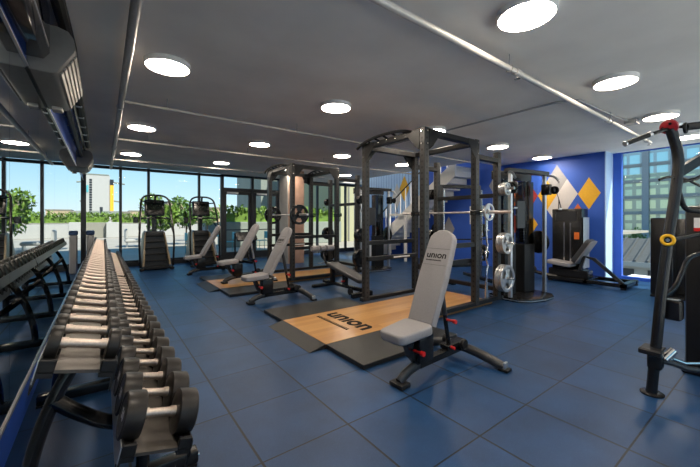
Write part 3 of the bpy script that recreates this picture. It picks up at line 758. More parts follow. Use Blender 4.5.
# decline bench with foam rollers
t = thing('decline_bench', 'dark padded decline bench with grey foam rollers behind the front rack', 'bench', (3.75, 5.98, 0), math.radians(-88))
MB().box(.0, 1.25, -.035, .035, .09, .15, .008).build('spine', BLACK2, t)
MB().box(-.05, .04, -.28, .28, .0, .06, .012).build('front_foot', BLACK2, t); MB().box(1.2, 1.28, -.24, .24, .0, .09, .012).build('rear_foot', BLACK2, t)
MB().box(.28, .36, -.04, .04, .15, .46, .006).build('post', BLACK2, t)
M = Matrix.Translation((.30, 0, .47)) @ Matrix.Rotation(math.radians(12), 4, 'Y')
MB().prism([(x + .5, y) for x, y in rounded(1.05, .28, .05)], 'z', 0, .07, .02, 3, M).build('pad', PADDK, t)
MB().tube([(.32, 0, .44), (.12, 0, .46), (-.0, 0, .60), (-.04, 0, .80)], .025, n=10, smooth=2).build('roller_arm', BLACK2, t)
MB().cyl((-.04, -.28, .80), (-.04, .28, .80), .012, n=8).cyl((.06, -.2, .50), (.06, .2, .50), .012, n=8).build('roller_axle', CHROME, t)
for yy in (-.19, .19): MB().lathe([(0, -.09), (.05, -.09), (.06, -.08), (.06, .08), (.05, .09), (0, .09)], axis='y', n=18, M=Matrix.Translation((-.04, yy, .80))).build('foam_roller', PAD, t)
MB().lathe([(0, -.06), (.05, -.06), (.06, -.05), (.06, .05), (.05, .06), (0, .06)], axis='y', n=18, M=Matrix.Translation((-.04, 0, .80))).build('foam_roller', PAD, t)
MB().lathe([(0, -.02), (.06, -.02), (.06, .02), (0, .02)], axis='y', n=16, M=Matrix.Translation((1.0, -.08, .06))).build('transport_wheel', RUBBER, t)
MB().cyl((.75, -.03, .22), (.75, -.09, .22), .018, n=8).build('pull_knob', RED, t); MB().box(.68, .8, -.03, .03, .15, .36, .004).build('rear_post', BLACK2, t)

# ------------------------------------------------------------------ stair climbers
def climber(loc, rz, label):
    t = thing('stair_climber', label, 'stair climber', loc, rz, 'stair climbers by the windows')
    MB().box(-.39, .39, -.06, .06, .03, .10, .01).box(-.30, .30, 0, 1.25, .03, .12, .01).build('base_frame', BLACK2, t)
    for s in (-1, 1): MB().box(s * .37 - .05, s * .37 + .05, -.09, .09, 0, .07, .012).build('rubber_foot', RUBBER, t)
    for s in (-1, 1):
        MB().prism([(.02, .12), (.10, .38), (.55, 1.03), (.75, 1.09), (1.15, 1.0), (1.2, .12)], 'x', s * .31 - .025, s * .31 + .025, .012).build('side_panel', TAN, t)
    for k in range(5):
        z = .26 + k * .17; y = .10 + k * .105
        st = MB().box(-.28, .28, y, y + .22, z - .025, z, .006).build('step', RUBBER, t)
        MB().box(-.28, .28, y + .09, y + .11, z - .17, z - .026).build('riser', GREYSTEEL, st)
    MB().box(-.28, .28, .62, .80, .90, 1.07, .02, 2).build('front_cover', GREYSTEEL, t)
    for s in (-1, 1):
        MB().tube([(s * .40, .02, .09), (s * .43, .02, .85), (s * .41, .06, 1.15), (s * .375, .30, 1.70), (s * .36, .40, 1.94), (s * .30, .44, 2.06), (s * .16, .48, 2.12), (0, .48, 2.12)], .026, n=10, smooth=2).build('hand_rail', BLACK2, t)
        MB().tube([(s * .41, .05, 1.05), (s * .41, .30, 1.18), (s * .38, .55, 1.30)], .022, n=8, smooth=1).build('side_grip', RUBBER, t)
    MB().tube([(-.40, .25, 1.42), (-.24, .18, 1.46), (.24, .18, 1.46), (.40, .25, 1.42)], .022, n=8, smooth=1).build('cross_bar', BLACK2, t)
    MB().tube([(-.36, .40, 1.94), (0, .55, 1.90), (.36, .40, 1.94)], .018, n=8, smooth=1).build('console_bar', BLACK2, t)
    MB().box(-.06, .06, .66, .75, 1.05, 1.75, .01).build('console_mast', BLACK2, t)
    for ch in [c for c in t.children] + [g for c in t.children for g in c.children]:
        if ch.name.split('.')[0] in ('side_panel', 'step', 'riser', 'front_cover') and not ch.data.get('tapered'):
            for v in ch.data.vertices: v.co.x *= 1.10 - .30 * max(0, v.co.z)
            ch.data['tapered'] = 1
    M = Matrix.Translation((0, .60, 1.76)) @ Matrix.Rotation(math.radians(-14), 4, 'X')
    c = MB().box(-.255, .255, -.04, .06, -.24, .24, .03, 2, M).build('console', BLACK2, t)
    MB().box(-.20, .20, -.044, -.0405, -.08, .19, M=M).build('screen', SCREEN, c)
    MB().box(-.55, -.42, .25, .36, 1.32, 1.48, .015).build('cup_holder', BLACK2, t)
    MB().cyl((0, .52, 1.88), (0, .48, 2.12), .03, n=10).build('top_mount', BLACK2, t)
    return t
climber((1.22, 10.70, 0), 0, 'black stair climber by the far windows, left of the two')
climber((2.50, 10.72, 0), 0, 'black stair climber by the far windows, right of the two, partly behind a bench')

# ------------------------------------------------------------------ cable machines
def cable_machine(loc, rz, label, orange):
    t = thing('cable_machine', label, 'cable machine', loc, rz, 'dual cable machines')
    pts = [(-.62, .35), (-.66, .0), (-.60, -.22), (-.4, -.34), (0, -.38), (.4, -.34), (.60, -.22), (.66, .0), (.62, .35)]
    MB().prism(pts, 'z', 0, .06, .012).build('base_plate', BLACK2, t); MB().prism([(x * 1.01, y * 1.012) for x, y in pts], 'z', .018, .034).build('base_trim', ALU, t)
    for s in (-1, 1):
        tw = MB().box(s * .34 - .19, s * .34 + .19, .08, .30, .06, .95, .01).build('tower_shroud', BLACK, t)
        MB().box(s * .34 - .185, s * .34 + .185, .10, .28, .95, 2.12, .01).build('clear_shroud', SHROUD, tw)
        st = MB()
        for k in range(12): st.box(s * .34 - .10, s * .34 + .10, .14, .24, .98 + k * .03, 1.005 + k * .03, .002)
        st.build('weight_stack', BLACK, tw)
        MB().cyl((s * .34 - .06, .19, .96), (s * .34 - .06, .19, 2.14), .011, n=8).cyl((s * .34 + .06, .19, .96), (s * .34 + .06, .19, 2.14), .011, n=8).build('guide_rod', CHROME, tw)
        MB().box(s * .60 - .03, s * .60 + .03, -.10, -.04, .06, 2.22, .006).cyl((s * .60, .26, .06), (s * .60, .26, 2.22), .026, n=12).build('column', ALU, t)
        pc = MB().box(s * .60 - .06, s * .60 + .06, -.19, -.03, 1.86, 2.06, .02, 2).build('pulley_carriage', BLACK2, t)
        MB().lathe([(0, -.02), (.075, -.02), (.06, 0), (.075, .02), (0, .02)], axis='x', n=20, M=Matrix.Translation((s * .72, -.20, 1.95))).build('pulley_wheel', BLACK2, pc)
        MB().box(s * .64, s * .78, -.24, -.12, 1.90, 2.0, .02).build('pulley_bracket', BLACK2, pc)
        if s > 0: MB().lathe([(0, -.02), (.20, -.02), (.215, -.01), (.215, .01), (.20, .02), (0, .02)], axis='x', n=28, M=Matrix.Translation((.70, .10, .98))).build('pulley_cover', BLACK2, t)
        MB().tube([(s * .76, -.22, 1.9), (s * .78, -.25, 1.78)], .006, n=6).build('cable', RUBBER, t)
        hd = MB().tube([(s * .78, -.25, 1.78), (s * .73, -.27, 1.60), (s * .83, -.27, 1.60), (s * .78, -.25, 1.78)], .008, n=6).build('strap_handle', BLACK, t)
        MB().cyl((s * .73, -.27, 1.60), (s * .83, -.27, 1.60), .016, n=10).build('grip', ALU, hd)
    MB().box(-.70, .70, -.12, .0, 2.22, 2.30, .012).box(-.64, .64, .2, .30, 2.14, 2.30, .01).build('top_beam', BLACK2, t)
    MB().tube([(-.66, -.06, 2.24), (-.74, -.2, 2.2), (-.76, -.26, 2.1)], .022, n=8, smooth=1).tube([(.66, -.06, 2.24), (.74, -.2, 2.2), (.76, -.26, 2.1)], .022, n=8, smooth=1).build('pull_up_handle', ALU, t)
    MB().box(-.14, .14, .06, .07, 1.25, 1.75, .004).build('instruction_board', GREYSTEEL, t)
    return t
cmc = cable_machine((6.14, 2.96, 0), math.radians(-9), 'dual-tower cable machine with chrome columns right of the front rack', True); cmc.scale = (.80, 1, 1)
cmc = cable_machine((6.12, 7.12, 0), math.radians(-6), 'dual-tower cable machine in front of the stairs', False); cmc.scale = (.78, 1, 1)

# plate-loaded machine behind the front rack
t = thing('smith_machine', 'black plate-loaded machine with an instruction placard behind the front rack', 'gym machine', (6.75, 4.75, 0), math.radians(-25))
for s in (-1, 1):
    MB().box(s * .48 - .04, s * .48 + .04, -.05, .05, .08, 2.22, .006).build('post', GREYSTEEL, t)
    MB().box(s * .48 - .05, s * .48 + .05, -.6, .6, 0, .08, .01).build('base_foot', BLACK2, t)
    MB().cyl((s * .48, -.14, .08), (s * .48, -.14, 2.1), .016, n=10).build('guide_rod', CHROME, t)
    for z in (.62, 1.15, 1.62): MB().cyl((s * .5, .02, z), (s * .78, .02, z), .022, n=12).build('storage_peg', CHROME, t)
MB().box(-.48, .48, -.05, .05, 2.14, 2.22, .006).box(-.48, .48, -.05, .05, .3, .38, .006).build('cross_beam', BLACK2, t)
MB().cyl((-.9, -.14, .95), (.9, -.14, .95), .015, n=10).build('guided_bar', BLACK2, t)
MB().box(.22, .40, -.065, -.055, 1.30, 1.72, .004).build('instruction_placard', GREYWALL, t)
MB().box(.25, .37, -.068, -.066, 1.60, 1.68).build('placard_picture', YELLOW, t)
c_, s_ = math.cos(math.radians(-25)), math.sin(math.radians(-25))
for sx in (-1, 1):
    for z, R, lv in ((.62, .2, 'lowest'), (1.15, .16, 'middle'), (1.62, .13, 'highest')):
        lxp = sx * .62
        o = plate(R, .05, BLACK2 if z < 1.6 else SILVER, (6.75 + lxp * c_ - .02 * s_, 4.75 + lxp * s_ + .02 * c_, z - .004), 'weight plate on the %s %s peg of the machine behind the front rack' % (lv, 'left' if sx < 0 else 'right'), 'plates on the machine behind the rack', 'x')
        o.rotation_euler = (0, 0, PI / 2 + math.radians(-25))

# ------------------------------------------------------------------ selectorised leg machine at the blue wall
def weight_tower(t, x, y, w_, d_, h_):
    tw = MB().box(x - w_ / 2, x + w_ / 2, y - d_ / 2, y + d_ / 2, .04, h_, .02, 2).build('weight_tower', BLACK2, t)
    return tw
t = thing('leg_machine', 'black seated leg machine with a tilted pad against the blue wall', 'gym machine', (8.75, 2.98, 0), 0)
tw = weight_tower(t, .12, .24, .38, .62, 1.66)
MB().box(-.076, -.07, .02, .46, 1.38, 1.60, .01).build('header_panel', GREYSTEEL, tw)
MB().box(-.078, -.07, .14, .17, .4, 1.34).box(-.078, -.07, .27, .30, .4, 1.34).build('stack_slot', CHROME, tw)
MB().box(-.0775, -.07, -.02, .08, .96, 1.12).build('warning_sticker', ORANGE, tw)
MB().box(-.06, .30, -.1, -.094, .3, 1.46, .003).build('side_trim', ALU, tw)
MB().box(-.45, .45, -.95, -.85, .04, .12, .01).box(-.45, -.35, -.95, .5, .04, .12, .01).box(.25, .35, -.95, .5, .04, .12, .01).box(-.45, .35, -.3, -.2, .04, .12, .01).build('base_frame', BLACK2, t)
for p in ((-.4, -.9), (.4, -.9), (-.4, .45), (.3, .45)): MB().cyl((*p, 0), (*p, .04), .05, n=12).build('rubber_foot', RUBBER, t)
MB().tube([(-.3, -.06, .12), (-.3, -.20, .60), (-.3, -.38, .56), (-.3, -.86, .11)], .032, n=4).build('side_arm', GREYSTEEL, t)
MB().box(-.40, -.1, -.3, .5, .12, .30, .02).build('mechanism_housing', BLACK2, t)
M0 = Matrix.Translation((-.3, -.04, 0)) @ Matrix.Rotation(-PI / 2, 4, 'Z')
M = M0 @ Matrix.Translation((-.30, 0, .42)) @ Matrix.Rotation(math.radians(6), 4, 'Y')
MB().prism(rounded(.5, .42, .08), 'z', -.045, .04, .02, 3, M).build('seat_pad', PAD, t)
MB().box(-.35, -.25, .16, .30, .10, .38, .01).build('seat_post', BLACK2, t)
M = M0 @ Matrix.Translation((-.02, 0, .46)) @ Matrix.Rotation(math.radians(32), 4, 'Y')
MB().prism([(y, z + .30) for y, z in rounded(.40, .6, .09)], 'x', -.05, .045, .02, 3, M).build('back_pad', PADDK, t)
MB().prism([(y, z + .30) for y, z in rounded(.41, .61, .09)], 'x', .046, .062, .004, 2, M).build('pad_shell', PAD, t)
MB().tube([(-.38, .3, .1), (-.42, .6, .14), (-.42, .9, .18)], .04, n=8).build('foot_arm', BLACK2, t)
for xx in (-.56, -.28): MB().lathe([(0, -.11), (.06, -.11), (.07, -.1), (.07, .1), (.06, .11), (0, .11)], axis='x', n=16, M=Matrix.Translation((xx, .92, .2))).build('foam_roller', PADDK, t)

# black disc on the wall near the cable machine = storage wall hook weight
# ------------------------------------------------------------------ weight machine by the right window
t = thing('weight_machine', 'black selectorised machine with grey pad in front of the right window', 'gym machine', (8.25, 1.42, 0), math.radians(0))
tw = weight_tower(t, .0, .05, .34, .30, 1.44)
tw2 = MB().box(.18, .62, -.32, .10, .04, 1.42, .02, 2).build('weight_tower', BLACK2, t)
MB().box(.20, .6, -.326, -.32, 1.16, 1.38, .006).build('header_panel', mat('navy_panel', (.01, .02, .09), rough=.2), tw2)
MB().box(.35, .45, -.3265, -.32, .62, .78).build('warning_sticker', ORANGE, tw2)
MB().box(-.1, .7, -.9, -.8, .03, .1, .01).box(.2, .3, -.9, .2, .03, .1, .01).build('base_frame', BLACK2, t)
MB().box(-.2, .66, -.28, .2, 0, .04, .01).build('foot_plate', BLACK2, t)
M = Matrix.Translation((.35, -.62, .62)) @ Matrix.Rotation(math.radians(-18), 4, 'X')
MB().prism(rounded(.34, .5, .08), 'y', -.05, .05, .02, 3, M).build('back_pad', PAD, t)
MB().prism([(x + .35, y - .72) for x, y in rounded(.36, .4, .08)], 'z', .42, .50, .02, 3).build('seat_pad', PAD, t)
MB().box(.31, .39, -.76, -.68, .1, .43, .01).build('seat_post', BLACK2, t)
MB().tube([(.2, -.3, .9), (.05, -.55, 1.0), (.0, -.85, .9), (.05, -.95, .7)], .022, n=8, smooth=2).build('press_arm', BLACK2, t)

# ------------------------------------------------------------------ assisted chin machine in the right foreground
t = thing('chin_dip_machine', 'tall black assisted chin machine at the right edge with red hub', 'gym machine', (3.55, .70, 0), 0)
MB().lathe([(0, 0), (.075, 0), (.078, .012), (.06, .022), (0, .022)], n=24).build('foot_disc', BLACK2, t)
col = [(-.02, 0, .02), (.001, -.024, .40), (.036, -.05, .84), (.078, -.081, 1.24), (.119, -.112, 1.56), (.143, -.13, 1.80), (.142, -.129, 1.93), (.122, -.113, 2.03), (.095, -.093, 2.13)]
MB().tube(col, .036, n=14, smooth=2).build('column', BLACK2, t)
HM = Matrix.Translation((.084, -.086, 2.144)) @ Matrix.Rotation(math.radians(-12), 4, 'Z') @ Matrix.Rotation(math.radians(-25), 4, 'Y')
hub = MB().lathe([(0, -.018), (.046, -.018), (.058, -.010), (.058, .010), (.046, .018), (.03, .022), (0, .022)], axis='x', n=26, M=HM).build('hub', DKRED, t)
for k in range(3): MB().lathe([(0, -.0215), (.011, -.0215), (.011, -.0175), (0, -.0175)], axis='x', n=10, M=HM @ Matrix.Translation((0, .034 * math.cos(k * 2.1), .034 * math.sin(k * 2.1)))).build('hub_slot', BLACK2, hub)
MB().cyl((.10, -.10, 2.15), (.145, -.14, 2.17), .022, n=14).build('hub_cap', ALU, hub)
MB().tube([(.084, -.086, 2.13), (.04, -.04, 2.112), (-.01, .005, 2.09)], .014, n=8, smooth=1).build('grip_bar', BLACK2, t)
MB().cyl((-.01, .005, 2.09), (-.192, .119, 2.012), .019, n=12).build('grip_sleeve', RUBBER, t)
MB().cyl((-.192, .119, 2.012), (-.202, .126, 2.0075), .021, n=12).build('grip_cap', ALU, t); MB().cyl((-.028, .016, 2.082), (-.008, .004, 2.091), .0215, n=12).build('grip_collar', ALU, t)
MB().tube([(.10, -.10, 2.15), (.193, -.167, 2.15)], .016, n=8).build('grip_bar', BLACK2, t)
MB().cyl((.19, -.165, 2.145), (.29, -.25, 2.158), .030, n=12).build('grip_sleeve', RUBBER, t)
MB().torus((.185, -.165, 2.135), .034, .012, axis='y', n=16, m=8).build('strap_ring', RUBBER, t)
MB().tube([(.09, -.09, 1.24), (.20, -.16, 1.26), (.70, -.40, 1.34)], .017, n=8).build('selector_arm', BLACK2, t)
MB().torus((.028, -.088, 1.242), .036, .012, axis='x', n=24, m=10).build('selector_ring', YELLOW, t)
MB().cyl((.02, -.088, 1.242), (.075, -.086, 1.242), .014, n=12).build('selector_pin', CHROME, t)
MB().tube([(.15, -.13, 1.78), (.30, -.25, 1.90), (.70, -.55, 2.2)], .024, n=4, ry=.034).build('upper_arm', BLACK2, t)
MB().tube([(.16, -.13, 1.70), (.24, -.22, 1.73), (.30, -.25, 1.76)], .014, n=8).build('arm_brace', BLACK2, t)
MB().tube([(.02, -.038, 1.72), (.06, -.075, 1.744), (.12, -.12, 1.744), (.18, -.157, 1.736), (.26, -.21, 1.69), (.40, -.33, 1.60)], .010, n=8, smooth=2).build('bent_bar', BLACK2, t)
MB().tube([(.142, -.128, 1.66), (.155, -.14, 1.58), (.18, -.155, 1.50), (.23, -.19, 1.47), (.40, -.30, 1.47)], .018, n=10, smooth=2).build('dip_arm', RUBBER, t)
MB().box(-.045, .045, -.065, .025, .215, .365, .010).build('step_bracket', BLACK2, t)
MB().box(-.115, .06, -.075, .06, .368, .384, .005).box(-.128, -.112, -.075, .06, .345, .380, .004).build('step_tread', RUBBER, t)
MB().cyl((.055, -.06, .285), (.12, -.105, .355), .030, n=16).build('step_roller', CHROME, t)
MB().tube([(.045, -.045, .27), (.12, -.11, .25), (.219, -.186, .20), (.75, -.5, .13)], .022, n=8, smooth=1).build('link_arm', GREYSTEEL, t)
MB().tube([(.11, -.10, .29), (.22, -.18, .24), (.75, -.45, .25)], .013, n=8, smooth=1).build('link_rod', CHROME, t)
# weight tower
tw = MB().box(.74, 1.35, -.80, -.08, .05, 1.53, .03, 2).build('weight_tower', BLACK, t)
MB().box(.72, 1.37, -.82, -.06, 0, .05, .01).build('tower_base', BLACK2, tw)
MB().box(.732, .74, -.28, -.14, 1.33, 1.42).build('instruction_label', WHITEINK, tw); MB().box(.731, .74, -.28, -.14, 1.30, 1.33).build('label_band', RED, tw)
MB().sphere((.86, -.28, 1.53), .12, 20, (1, 1, .85)).build('knee_pad', BROWN, t)
MB().tube([(.74, -.45, 1.13), (.32, -.25, 1.14), (.206, -.176, 1.10), (.174, -.152, 1.0), (.129, -.119, .86), (.06, -.07, .80)], .018, n=10, smooth=2).build('assist_lever', BLACK2, t)
MB().box(.08, .19, -.16, -.05, .60, .76, .015).build('pulley_housing', BLACK2, t)

# ------------------------------------------------------------------ stairs along the right wall
t = thing('staircase', 'white staircase rising along the blue wall behind the racks', 'staircase', (0, 0, 0))
NS = 17; y_bot, y_top = 10.2, 6.0; rise = ZC / NS; run = (y_bot - y_top) / NS
pts = []; low = []
for k in range(NS):
    pts += [(y_bot - k * run, k * rise), (y_bot - k * run, (k + 1) * rise)]
pts.append((y_top, NS * rise))
for k in range(NS, 0, -1):
    low += [(y_bot - k * run + .08, max(0, (k) * rise - .12)), (y_bot - k * run + .08, max(0, (k - 1) * rise - .12))]
MB().prism(pts + low, 'x', 8.36, 9.36).build('stair_flight', WHITE, t, smooth=False)
sl = rise / run
def stri(off, th): return [(y_bot + .15, max(.001, off - .15 * sl)), (y_bot + .15 - .0, max(.002, off - .15 * sl + th)), (y_top, off + th + (y_bot - y_top) * sl), (y_top, off + (y_bot - y_top) * sl)]
MB().prism([(y_bot, .0), (y_bot, .22), (y_top, .22 + NS * rise - .05), (y_top, NS * rise - .3), (y_bot - .35, 0.0)], 'x', 8.30, 8.355).build('stringer', WHITE, t, smooth=False)
for k in range(0, NS):
    y = y_bot - (k + .5) * run; z = (k + 1) * rise
    MB().box(8.40, 8.42, y - .012, y + .012, z, z + .92).build('baluster', WHITE, t)
MB().tube([(8.41, y_bot - .1, rise + .94), (8.41, y_top + .05, NS * rise + .96)], .022, n=8).build('hand_rail', BLACK2, t)
t = thing('guard_rail', 'white guard rail with square post at the foot of the stairs', 'railing', (8.2, 8.7, 0), -PI / 2)
MB().box(-.04, .04, -.04, .04, 0, 1.62, .004).build('post', WHITE, t); MB().box(.04, .76, -.03, .03, 1.54, 1.62, .004).build('top_rail', WHITE, t)
MB().box(.76, .84, -.04, .04, 0, 1.62, .004).build('post', WHITE, t)

# ------------------------------------------------------------------ painted diamonds on the right wall
def diamond(y, z, hw, hh, m, label, off=0):
    o = MB().prism([(y - hw, z), (y, z + hh), (y + hw, z), (y, z - hh)], 'x', XR - .004 - off, XR - off).build('wall_diamond', m, smooth=False)
    return tag(o, label, 'wall diamond', 'painted diamonds on the blue wall')
HWd, HHd = .235, .385
diamond(3.705, 2.435, HWd, HHd, DGREY, 'grey wall diamond, topmost beside the white one')
diamond(3.47, 2.05, HWd, HHd, DWHITE, 'white wall diamond between the grey and the orange ones')
diamond(3.0, 2.04, HWd, HHd, DYEL, 'amber wall diamond at the right, standing alone on blue')
diamond(3.94, 2.05, HWd, HHd, DYEL, 'amber wall diamond behind the pulley of the cable machine')
diamond(3.705, 1.665, HWd, HHd, DWHITE, 'white wall diamond behind the hanging strap handle')
diamond(3.47, 1.28, HWd, HHd, DYEL, 'amber wall diamond behind the leg machine tower')
diamond(3.235, 1.42, HWd, HHd, DORA, 'orange wall diamond showing just above the leg machine tower')
diamond(4.41, 2.05, HWd, HHd, DRED, 'red wall diamond seen through the cable machine')
diamond(4.41, 1.28, HWd, HHd, DYEL, 'amber wall diamond low behind the cable machine')
diamond(4.88, 2.05, HWd, HHd, DORA, 'orange wall diamond behind the left cable tower')
diamond(4.88, 1.28, HWd, HHd, DRED, 'red wall diamond low behind the left cable tower')
diamond(5.35, 2.43, HWd, HHd, DGREY, 'grey wall diamond behind the storage posts of the front rack')
diamond(7.05, 1.10, .24, .42, DGREY, 'grey wall diamond under the stairs')
diamond(9.50, 2.35, .26, .5, DWHITE, 'white wall diamond above the lower stair flight', .02)
diamond(9.10, 2.62, .26, .5, DYEL, 'yellow wall diamond above the stair flight', .02)

# ------------------------------------------------------------------ small things by the windows
t = thing('wipe_dispenser', 'grey wipe dispenser stand with blue lid between the dumbbells and the window', 'dispenser', (-.27, 11.25, 0))
MB().box(-.08, .08, -.12, .12, 0, 1.0, .02).build('dispenser_body', GREYWALL, t); MB().box(-.09, .09, -.13, .13, 1.0, 1.12, .02).build('dispenser_lid', mat('navy_plastic', (.01, .04, .12), rough=.4), t)
t = thing('back_extension', 'dark grey padded bench machine by the glass doors', 'gym machine', (3.75, 10.9, 0), math.radians(10))
MB().box(-.35, .35, -.04, .04, 0, .08, .01).box(-.04, .04, -.5, .4, 0, .08, .01).build('base_frame', BLACK2, t)
MB().tube([(-.3, 0, .06), (-.34, -.02, .45), (-.36, -.05, .98)], .025, n=8).tube([(.3, 0, .06), (.32, -.02, .45), (.34, -.05, .98)], .025, n=8).tube([(0, -.3, .06), (0, -.1, .8)], .03, n=8).build('support_leg', BLACK2, t)
MB().prism(rounded(.72, .32, .05), 'y', -.04, .04, .015, 3, Matrix.Translation((0, -.12, .86)) @ Matrix.Rotation(math.radians(-35), 4, 'X')).build('chest_pad', GREYSTEEL, t)

# ------------------------------------------------------------------ outside
struct(MB().box(-40, 60, YF + .15, 62, -.30, -.02).build('terrace', TERR, smooth=False), 'pale paved terrace outside the windows', 'terrace')
struct(MB().box(-9.0, HX - .2, -4, YF + 1.2, ZC + .26, 8.6).build('upper_storey', EXTGREY, smooth=False), 'upper storey of the building above the gym', 'building')
def P(u, v, Y): return on_y(u, v, Y)
def planter(u0, u1, Y, ztop, m, name, label, dep=.5):
    x0, x1 = P(u0, 200, Y)[0], P(u1, 200, Y)[0]
    return tag(MB().box(x0, x1, Y, Y + dep, -.02, ztop, .02).build(name, m), label, 'low wall')
planter(50, 106, 33, 1.20, EXTBEIGE, 'parapet_wall', 'beige low terrace wall below the white tower')
planter(106.3, 121, 32.6, 1.22, EXTWHITE, 'parapet_wall', 'bright white low terrace wall panel beside the beige one')
planter(121.5, 205, 34, 1.05, EXTWHITE, 'parapet_wall', 'long white low terrace wall behind the stair climbers', .6)
def leaves(b, c, r, n, size, sc=(1, 1, 1)):
    for _ in range(n):
        while True:
            p = Vector((random.uniform(-1, 1), random.uniform(-1, 1), random.uniform(-1, 1)))
            if .35 < p.length < 1: break
        p = Vector((p.x * r * sc[0], p.y * r * sc[1], p.z * r * sc[2])) + Vector(c)
        e = Euler((random.uniform(0, 6.3), random.uniform(0, 6.3), random.uniform(0, 6.3))).to_matrix(); s = size * random.uniform(.6, 1.3)
        vs = [b.bm.verts.new(p + e @ Vector(q)) for q in ((-s, 0, 0), (0, -s * .5, s * .12), (s, 0, 0), (0, s * .5, s * .12))]
        b.bm.faces.new(vs)
def tree(x, y, h, r, label, m=LEAF, n=900, z=-.02):
    t = thing('tree', label, 'tree', (x, y, z), group='trees outside')
    b = MB()
    for k in range(7):
        a = k * 2.4; leaves(b, (math.cos(a) * r * .45, math.sin(a) * r * .45, h - r * .9 + r * .5 * math.sin(k * 1.9)), r * .62, n // 7, r * .13)
    b.build('foliage', m, t, smooth=False)
    tk = MB().tube([(0, 0, 0), (.03, .02, h * .4), (-.02, .03, h * .75)], .045 * h / 3, n=8, smooth=1)
    for k in range(4): tk.tube([(0, .02, h * .45), (math.cos(k * 1.6) * r * .5, math.sin(k * 1.6) * r * .5, h * .8)], .018 * h / 3, n=6)
    tk.build('trunk', BARK, t)
def hedge(x0, x1, y, z0, z1, label, m=LEAF2, d=.7):
    b = MB(); n = int((x1 - x0) * 150)
    b.box(x0 + .1, x1 - .1, y + .15, y + d - .15, -.02 if z0 < .3 else z0, z1 - .3)
    for _ in range(n):
        p = (random.uniform(x0, x1), random.uniform(y, y + d), z0 + .2 + (z1 - z0 - .2) * random.random() ** .7 + random.gauss(0, .06))
        leaves(b, p, .12, 1, .13)
    return tag(b.build('hedge', m, smooth=False), label, 'hedge', 'hedges outside the windows')
tag(MB().box(-20, 30, 37.0, 38.6, -.02, 1.15, .02).build('planter_box', EXTBEIGE), 'long beige planter holding the far hedge', 'planter')
hedge(-20, 0.5, 37.3, 1.15, 2.0, 'green hedge beyond the beige low wall left of the tower pole')
hedge(.6, 7.5, 37.3, 1.15, 1.95, 'green hedge beyond the white low wall right of the tower')
for u, v, Y, h, r, lab, m in ((160, 220, 20, 2.6, .95, 'bright green tree behind the left stair climber', LEAF2), (186, 220, 21, 2.6, .85, 'green tree between the two stair climbers', LEAF), (207, 220, 24, 2.5, .8, 'green tree right of the right stair climber', LEAF), (30, 200, 34, 2.6, .9, 'green tree far to the left beyond the mirror wall', LEAF)):
    tree(P(u, v, Y)[0], Y, h, r, lab, m)
# planter with hedge outside the doors
x0, x1 = P(224, 200, 17.5)[0], P(300, 200, 17.5)[0]
tag(MB().box(x0, x1 + 3, 17.5, 18.7, -.02, 1.3, .03).build('planter_box', EXTGREY), 'long grey planter outside the glass doors', 'planter')
hedge(x0 + .1, x1 + 2.9, 17.7, 1.3, 2.05, 'bright green hedge in the grey planter outside the glass doors', LEAF2, .9)
x0 = P(237, 200, 32)[0]
t = thing('annex_building', 'grey rendered building wing beyond the glass doors', 'building', (x0, 26, -.02))
MB().box(0, 9, 0, 6, 0, 7.5).build('wall', EXTGREY, t, smooth=False); MB().box(-.1, 9.1, -.1, 6.1, 7.5, 7.8).build('roof', CONC, t, smooth=False)
# pale building seen through the right part of the far wall
t = thing('cream_building', 'pale yellow building beyond the windows right of the column', 'building', (12.6, 18, -.02))
MB().box(0, 10, 0, 5, 0, 8).build('wall', CREAM, t, smooth=False)
for k in range(6): MB().box(.6 + k * 1.6, .72 + k * 1.6, -.05, 0, 0, 8).build('pilaster', EXTBEIGE, t, smooth=False)
MB().box(-.1, 10.1, -.1, 5.1, 8, 8.3).build('roof', CONC, t, smooth=False)
# outdoor seating
def chair(x, y, rz, label):
    t = thing('outdoor_chair', label, 'chair', (x, y, -.02), rz, 'turquoise terrace chairs')
    MB().box(-.22, .22, -.22, .22, .44, .47, .01).build('seat', TURQ, t)
    MB().box(-.22, .22, .20, .23, .55, .88, .01).build('backrest', TURQ, t)
    for sx in (-1, 1):
        for sy in (-1, 1): MB().cyl((sx * .2, sy * .2, 0), (sx * .2, sy * .2, .44 if sy < 0 else .88), .014, n=8).build('leg', TURQ, t)
def table(x, y, label):
    t = thing('outdoor_table', label, 'table', (x, y, -.02), 0, 'turquoise terrace tables')
    MB().lathe([(0, .71), (.4, .71), (.41, .725), (.4, .74), (0, .74)], n=28).build('table_top', TURQ, t)
    MB().cyl((0, 0, 0), (0, 0, .71), .03, n=10).lathe([(0, 0), (.25, 0), (.24, .02), (0, .03)], n=20).build('pedestal', TURQ, t)
tx, ty = P(212, 240, 15)[0], 15.2
table(tx, ty, 'turquoise round terrace table beside the right stair climber')
chair(tx - .75, ty + .1, PI / 2, 'turquoise terrace chair left of the table behind the right stair climber')
chair(tx + .75, ty - .1, -PI / 2, 'turquoise terrace chair right of the table near the door post')
tx2 = P(232, 240, 15.2)[0]
table(tx2 + .7, 15.4, 'turquoise round terrace table outside the left glass door')
chair(tx2 + 1.45, 15.3, -PI / 2, 'turquoise terrace chair outside the glass doors, between the tables and planter')
t = thing('terrace_lounger', 'white terrace lounge seat behind the left stair climber', 'seat', (P(138, 240, 21)[0], 21, -.02))
MB().box(-.6, .6, -.35, .35, .25, .42, .05).build('seat', EXTWHITE, t); MB().box(-.6, -.45, -.35, .35, .42, .95, .05).build('backrest', EXTWHITE, t)
for sx in (-.5, .5): MB().box(sx - .03, sx + .03, -.3, .3, 0, .25).build('leg', ALU, t)
